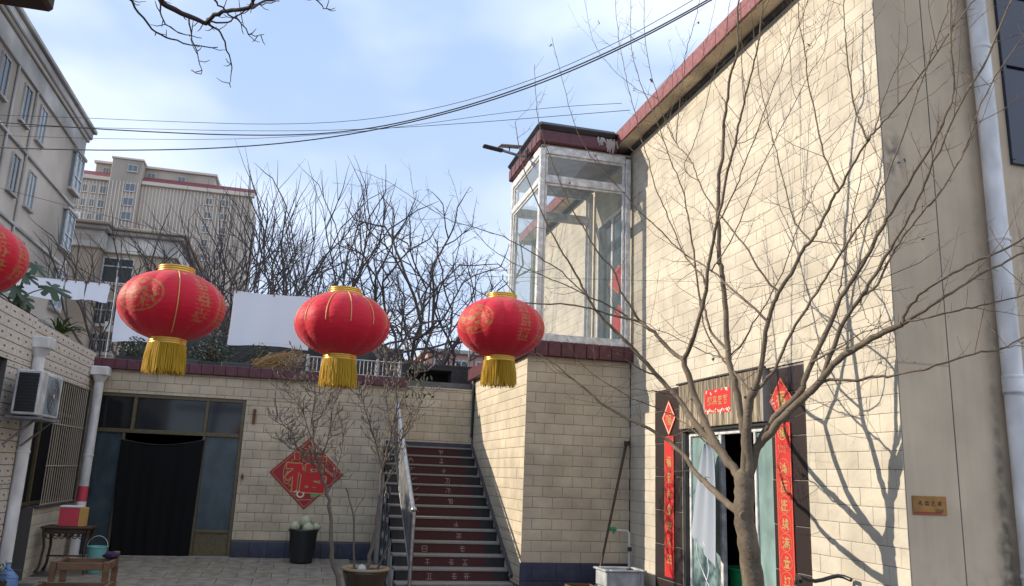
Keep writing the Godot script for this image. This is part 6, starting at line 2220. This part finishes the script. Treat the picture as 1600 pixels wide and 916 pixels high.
func make_far_buildings() -> void:
	# apartment block at the left, its long front running away from the camera
	var t := thing("apartment_block", "grey beige apartment block with deep cornice running off the left edge", "building")
	var xf := -11.23
	part("wall", span(Vector3(-23.0, -0.3, -39.7), Vector3(xf, 15.45, -26.0)), M.apartment, t)
	part("roof_slab", span(Vector3(-23.4, 16.75, -40.4), Vector3(-10.85, 16.93, -25.6), 0.03), M.apartment_trim, t)
	part("cornice_lip", span(Vector3(-23.3, 16.4, -40.25), Vector3(-10.98, 16.75, -25.7), 0.04), M.apartment_trim, t)
	part("cornice_step", span(Vector3(-23.2, 16.2, -40.1), Vector3(-11.05, 16.4, -25.8), 0.03), M.apartment, t)
	part("frieze", span(Vector3(-23.1, 15.42, -39.9), Vector3(-11.13, 16.2, -25.9), 0.02), M.apartment_trim, t)
	for y in [12.78, 9.95, 7.1, 4.3]:
		part("string_course", span(Vector3(-23.1, y, -39.8), Vector3(-11.13, y + 0.13, -25.9), 0.02), M.apartment_trim, t)
	for fl in 5:
		var y := 14.48 - 2.75 * fl
		for z in [-28.3, -29.6, -32.05, -34.0]:
			window(t, Vector3(xf + 0.02, y, z), Vector3.FORWARD, 0.85, 1.45, "apartment_trim", "far_pane" if z > -33.0 else "far_pale_pane", 0.06, 1)
		# bay window at the corner
		var by := 14.3 - 2.75 * fl
		var bay := part("bay_window", span(Vector3(xf - 0.2, by - 0.95, -39.9), Vector3(xf + 0.22, by - 0.82, -38.5), 0.02), M.apartment_trim, t)
		part("bay_head", span(Vector3(xf - 0.2, by + 0.85, -39.95), Vector3(xf + 0.26, by + 1.0, -38.45), 0.02), M.apartment_trim, bay)
		var bm := MB.new()
		for p in [[0.16, -39.82], [0.16, -39.2], [0.16, -38.58]]:
			bm.box(Vector3(xf + p[0], by, p[1]), Vector3(0.07, 1.66, 0.07))
		for yy in [-0.2, -0.79, 0.82]:
			bm.box(Vector3(xf + 0.16, by + yy, -39.2), Vector3(0.06, 0.06, 1.17))
		part("bay_frame", bm.mesh(), M.white_paint, bay)
		part("pane", span(Vector3(xf - 0.1, by - 0.8, -39.8), Vector3(xf + 0.145, by + 0.84, -38.6)), M.far_pale_pane, bay)
	for z in [-32.9, -30.7]:
		part("drain", rod(Vector3(xf + 0.06, 0, z), Vector3(xf + 0.06, 15.4, z), 0.05, 6), M.apartment_trim, t)
	settle(t)
	# middle building with a white frieze
	t = thing("frieze_building", "beige building with white frieze and cornice behind the washing lines", "building")
	part("wall", span(Vector3(-24.0, -0.3, -62.0), Vector3(-8.4, 13.6, -51.0)), M.midrise, t)
	part("wing", span(Vector3(-17.0, -0.3, -51.0), Vector3(-12.35, 13.5, -50.0)), M.midrise, t)
	for r in [[-17.2, -12.2, -49.8], [-12.2, -8.2, -50.8]]:
		part("frieze", span(Vector3(r[0], 13.5, -60.0), Vector3(r[1], 14.55, r[2]), 0.03), M.frieze_white, t)
		part("cornice", span(Vector3(r[0] - 0.2, 14.56, -60.0), Vector3(r[1] + 0.25, 14.8, r[2] + 0.3), 0.05), M.apartment_trim, t)
		part("cornice_cap", span(Vector3(r[0] - 0.35, 14.8, -60.0), Vector3(r[1] + 0.4, 14.98, r[2] + 0.5), 0.04), M.midrise, t)
	var carve := MB.new()
	for k in 16:
		var cx := -14.35 + (k % 8) * 0.22
		carve.ring(Vector3(cx, 14.05 + (0.1 if k < 8 else -0.1), -49.795), Vector3.RIGHT, Vector3.DOWN, 0.10, 0.07, 0.05, 8)
	part("carved_scrolls", carve.mesh(), M.midrise, t)
	window(t, Vector3(-14.45, 12.35, -49.98), Vector3.RIGHT, 1.0, 1.75, "white_paint", "far_pane", 0.09, 0, 0.62)
	window(t, Vector3(-11.45, 12.45, -50.98), Vector3.RIGHT, 1.75, 1.6, "white_paint", "far_pane", 0.09, 1, 0.66)
	window(t, Vector3(-11.6, 9.9, -50.98), Vector3.RIGHT, 2.4, 1.5, "white_paint", "far_pane", 0.09, 2, 0.6)
	window(t, Vector3(-12.0, 8.1, -50.98), Vector3.RIGHT, 1.7, 1.2, "white_paint", "far_pane", 0.09, 1, 0.66)
	for gx in [[-12.8, -10.4, 9.9], [-12.85, -11.15, 8.1]]:
		var gm := MB.new()
		for k in 12:
			gm.box(Vector3(lerpf(gx[0], gx[1], k / 11.0), gx[2], -50.80), Vector3(0.04, 1.2, 0.04))
		part("window_bars", gm.mesh(), M.dull_steel, t)
	part("outdoor_unit", cube(Vector3(-11.15, 9.0, -50.6), Vector3(0.9, 0.6, 0.4), 0.02), M.white_paint, t)
	part("water_heater", pipe([Vector3(-15.0, 15.35, -50.2), Vector3(-13.75, 15.35, -50.2)], [0.24, 0.24], 14), M.white_paint, t)
	settle(t)
	# tall residential tower
	t = thing("residential_tower", "pale ribbed high rise with dull red roof edges standing far behind the left trees", "building")
	var z := -150.0
	part("wall", span(Vector3(-43.6, -0.3, -166.0), Vector3(-12.9, 50.0, z), 0.05), M.tower, t)
	part("upper_storey", span(Vector3(-40.15, 50.0, -163.0), Vector3(-19.9, 53.4, z - 1.6), 0.05), M.tower, t)
	part("stair_bay", span(Vector3(-36.9, -0.3, -152.0), Vector3(-31.9, 53.75, z + 1.2), 0.05), M.tower, t)
	part("upper_coping", span(Vector3(-40.5, 53.4, -163.3), Vector3(-19.5, 53.85, z - 1.2), 0.05), M.tower_rib, t)
	part("bay_coping", span(Vector3(-37.1, 53.76, -152.0), Vector3(-31.7, 54.1, z + 1.4), 0.05), M.tower_rib, t)
	for r in [[-44.0, -36.95], [-31.85, -12.4]]:
		part("eave_band", span(Vector3(r[0], 49.7, z - 0.5), Vector3(r[1], 50.4, z + 0.55), 0.05), M.tower_rib, t)
		var rm := MB.new()
		var a := Vector3(r[0], 50.4, z + 0.55)
		var b := Vector3(r[1], 50.4, z + 0.55)
		rm.quad(a, b, b + Vector3(0, 1.25, -1.7), a + Vector3(0, 1.25, -1.7), Vector3(0, 0.8, 0.6))
		rm.quad(b, b + Vector3(0, 0, -2), b + Vector3(0, 1.25, -2), b + Vector3(0, 1.25, -1.7), Vector3.RIGHT)
		part("red_roof_edge", rm.mesh(), M.red_roof, t)
	var ribs := MB.new()
	for k in 52:
		var x := -43.3 + k * 0.585
		var front := z + 0.06
		if x > -36.9 and x < -31.9:
			front = z + 1.26
		ribs.box(Vector3(x, 38.5, front), Vector3(0.16, 22.2, 0.12))
	part("wall_ribs", ribs.mesh(), M.tower_rib, t)
	for fl in 8:
		var y := 48.0 - 2.62 * fl
		for x in [-42.3, -40.9, -39.5, -38.0]:
			window(t, Vector3(x, y, z + 0.12), Vector3.RIGHT, 0.85 if x != -38.0 else 1.1, 1.45, "tower_rib", "tower_pane", 0.10, 1)
		window(t, Vector3(-33.4, y + 0.6, z + 1.32), Vector3.RIGHT, 1.7, 1.5, "white_paint", "tower_pane", 0.12, 1)
		for x in ([-20.2, -17.4] if fl < 5 else []):
			window(t, Vector3(x, y, z + 0.12), Vector3.RIGHT, 1.3, 1.35, "tower_rib", "tower_pane", 0.12, 1)
	window(t, Vector3(-38.4, 52.1, z - 1.5), Vector3.RIGHT, 1.1, 1.3, "white_paint", "tower_pane", 0.12, 1)
	window(t, Vector3(-30.8, 52.0, z - 1.5), Vector3.RIGHT, 1.5, 1.3, "white_paint", "tower_pane", 0.12, 1)
	window(t, Vector3(-25.6, 52.0, z - 1.5), Vector3.RIGHT, 1.4, 1.3, "white_paint", "tower_pane", 0.12, 1)
	window(t, Vector3(-33.4, 52.2, z + 1.32), Vector3.RIGHT, 1.7, 1.3, "white_paint", "tower_pane", 0.12, 1)
	settle(t)
	# low houses glimpsed through the trees
	t = thing("pink_house", "salmon pink house seen low between the trees left of the right lantern", "building")
	part("wall", span(Vector3(8.6, -0.3, -68.0), Vector3(14.5, 10.3, -60.0), 0.02), M.pink_wall, t)
	part("roof", span(Vector3(8.3, 10.3, -68.3), Vector3(14.8, 10.6, -59.7), 0.03), M.apartment_trim, t)
	for x in [9.6, 11.2, 12.8]:
		for y in [9.2, 6.6]:
			window(t, Vector3(x, y, -59.98), Vector3.RIGHT, 1.0, 1.3, "white_paint", "far_pane", 0.1, 1)
	settle(t)
	t = thing("pale_house", "pale green grey house seen low through the gnarled tree's branches", "building")
	part("wall", span(Vector3(1.0, -0.3, -72.0), Vector3(8.4, 9.8, -64.0), 0.02), M.apartment_trim, t)
	part("roof", span(Vector3(0.7, 9.8, -72.3), Vector3(8.7, 10.1, -63.7), 0.03), M.red_roof, t)
	for x in [2.2, 4.4, 6.6]:
		window(t, Vector3(x, 8.6, -63.98), Vector3.RIGHT, 1.4, 1.4, "white_paint", "far_pane", 0.1, 1)
	settle(t)
	t = thing("brown_roof_house", "low house with brown red roof behind the large white sheet", "building")
	part("wall", span(Vector3(-7.5, -0.3, -60.0), Vector3(0.5, 10.5, -54.0), 0.02), M.midrise, t)
	var rf := MB.new()
	rf.quad(Vector3(-7.9, 10.5, -53.6), Vector3(0.9, 10.5, -53.6), Vector3(0.2, 12.0, -57.0), Vector3(-7.2, 12.0, -57.0), Vector3(0, 0.8, 0.6))
	rf.quad(Vector3(-7.9, 10.5, -60.4), Vector3(0.9, 10.5, -60.4), Vector3(0.2, 12.0, -57.0), Vector3(-7.2, 12.0, -57.0), Vector3(0, 0.8, -0.6))
	rf.flat(Vector3(0.9, 10.5, -53.6), Vector3(0.9, 10.5, -60.4), Vector3(0.2, 12.0, -57.0), Vector3(-3, 11, -57))
	rf.flat(Vector3(-7.9, 10.5, -53.6), Vector3(-7.9, 10.5, -60.4), Vector3(-7.2, 12.0, -57.0), Vector3(-3, 11, -57))
	part("roof", rf.mesh(), M.red_roof, t)
	for x in [-6.0, -3.5, -1.0]:
		window(t, Vector3(x, 8.8, -53.98), Vector3.RIGHT, 1.3, 1.4, "white_paint", "far_pane", 0.1, 1)
	settle(t)


func _ready() -> void:
	rng.seed = 2024
	make_view()
	make_materials()
	make_ground()
	make_back_building()
	make_stairs()
	make_porch()
	make_cabin()
	make_main_house()
	make_side_building()
	make_far_buildings()
	make_front_tree()
	make_far_trees()
	make_magnolias()
	make_papers()
	make_yard_things()
	make_indoor_bin()
	make_lanterns()
	make_roof_plants()
	make_terrace()
	make_wires()
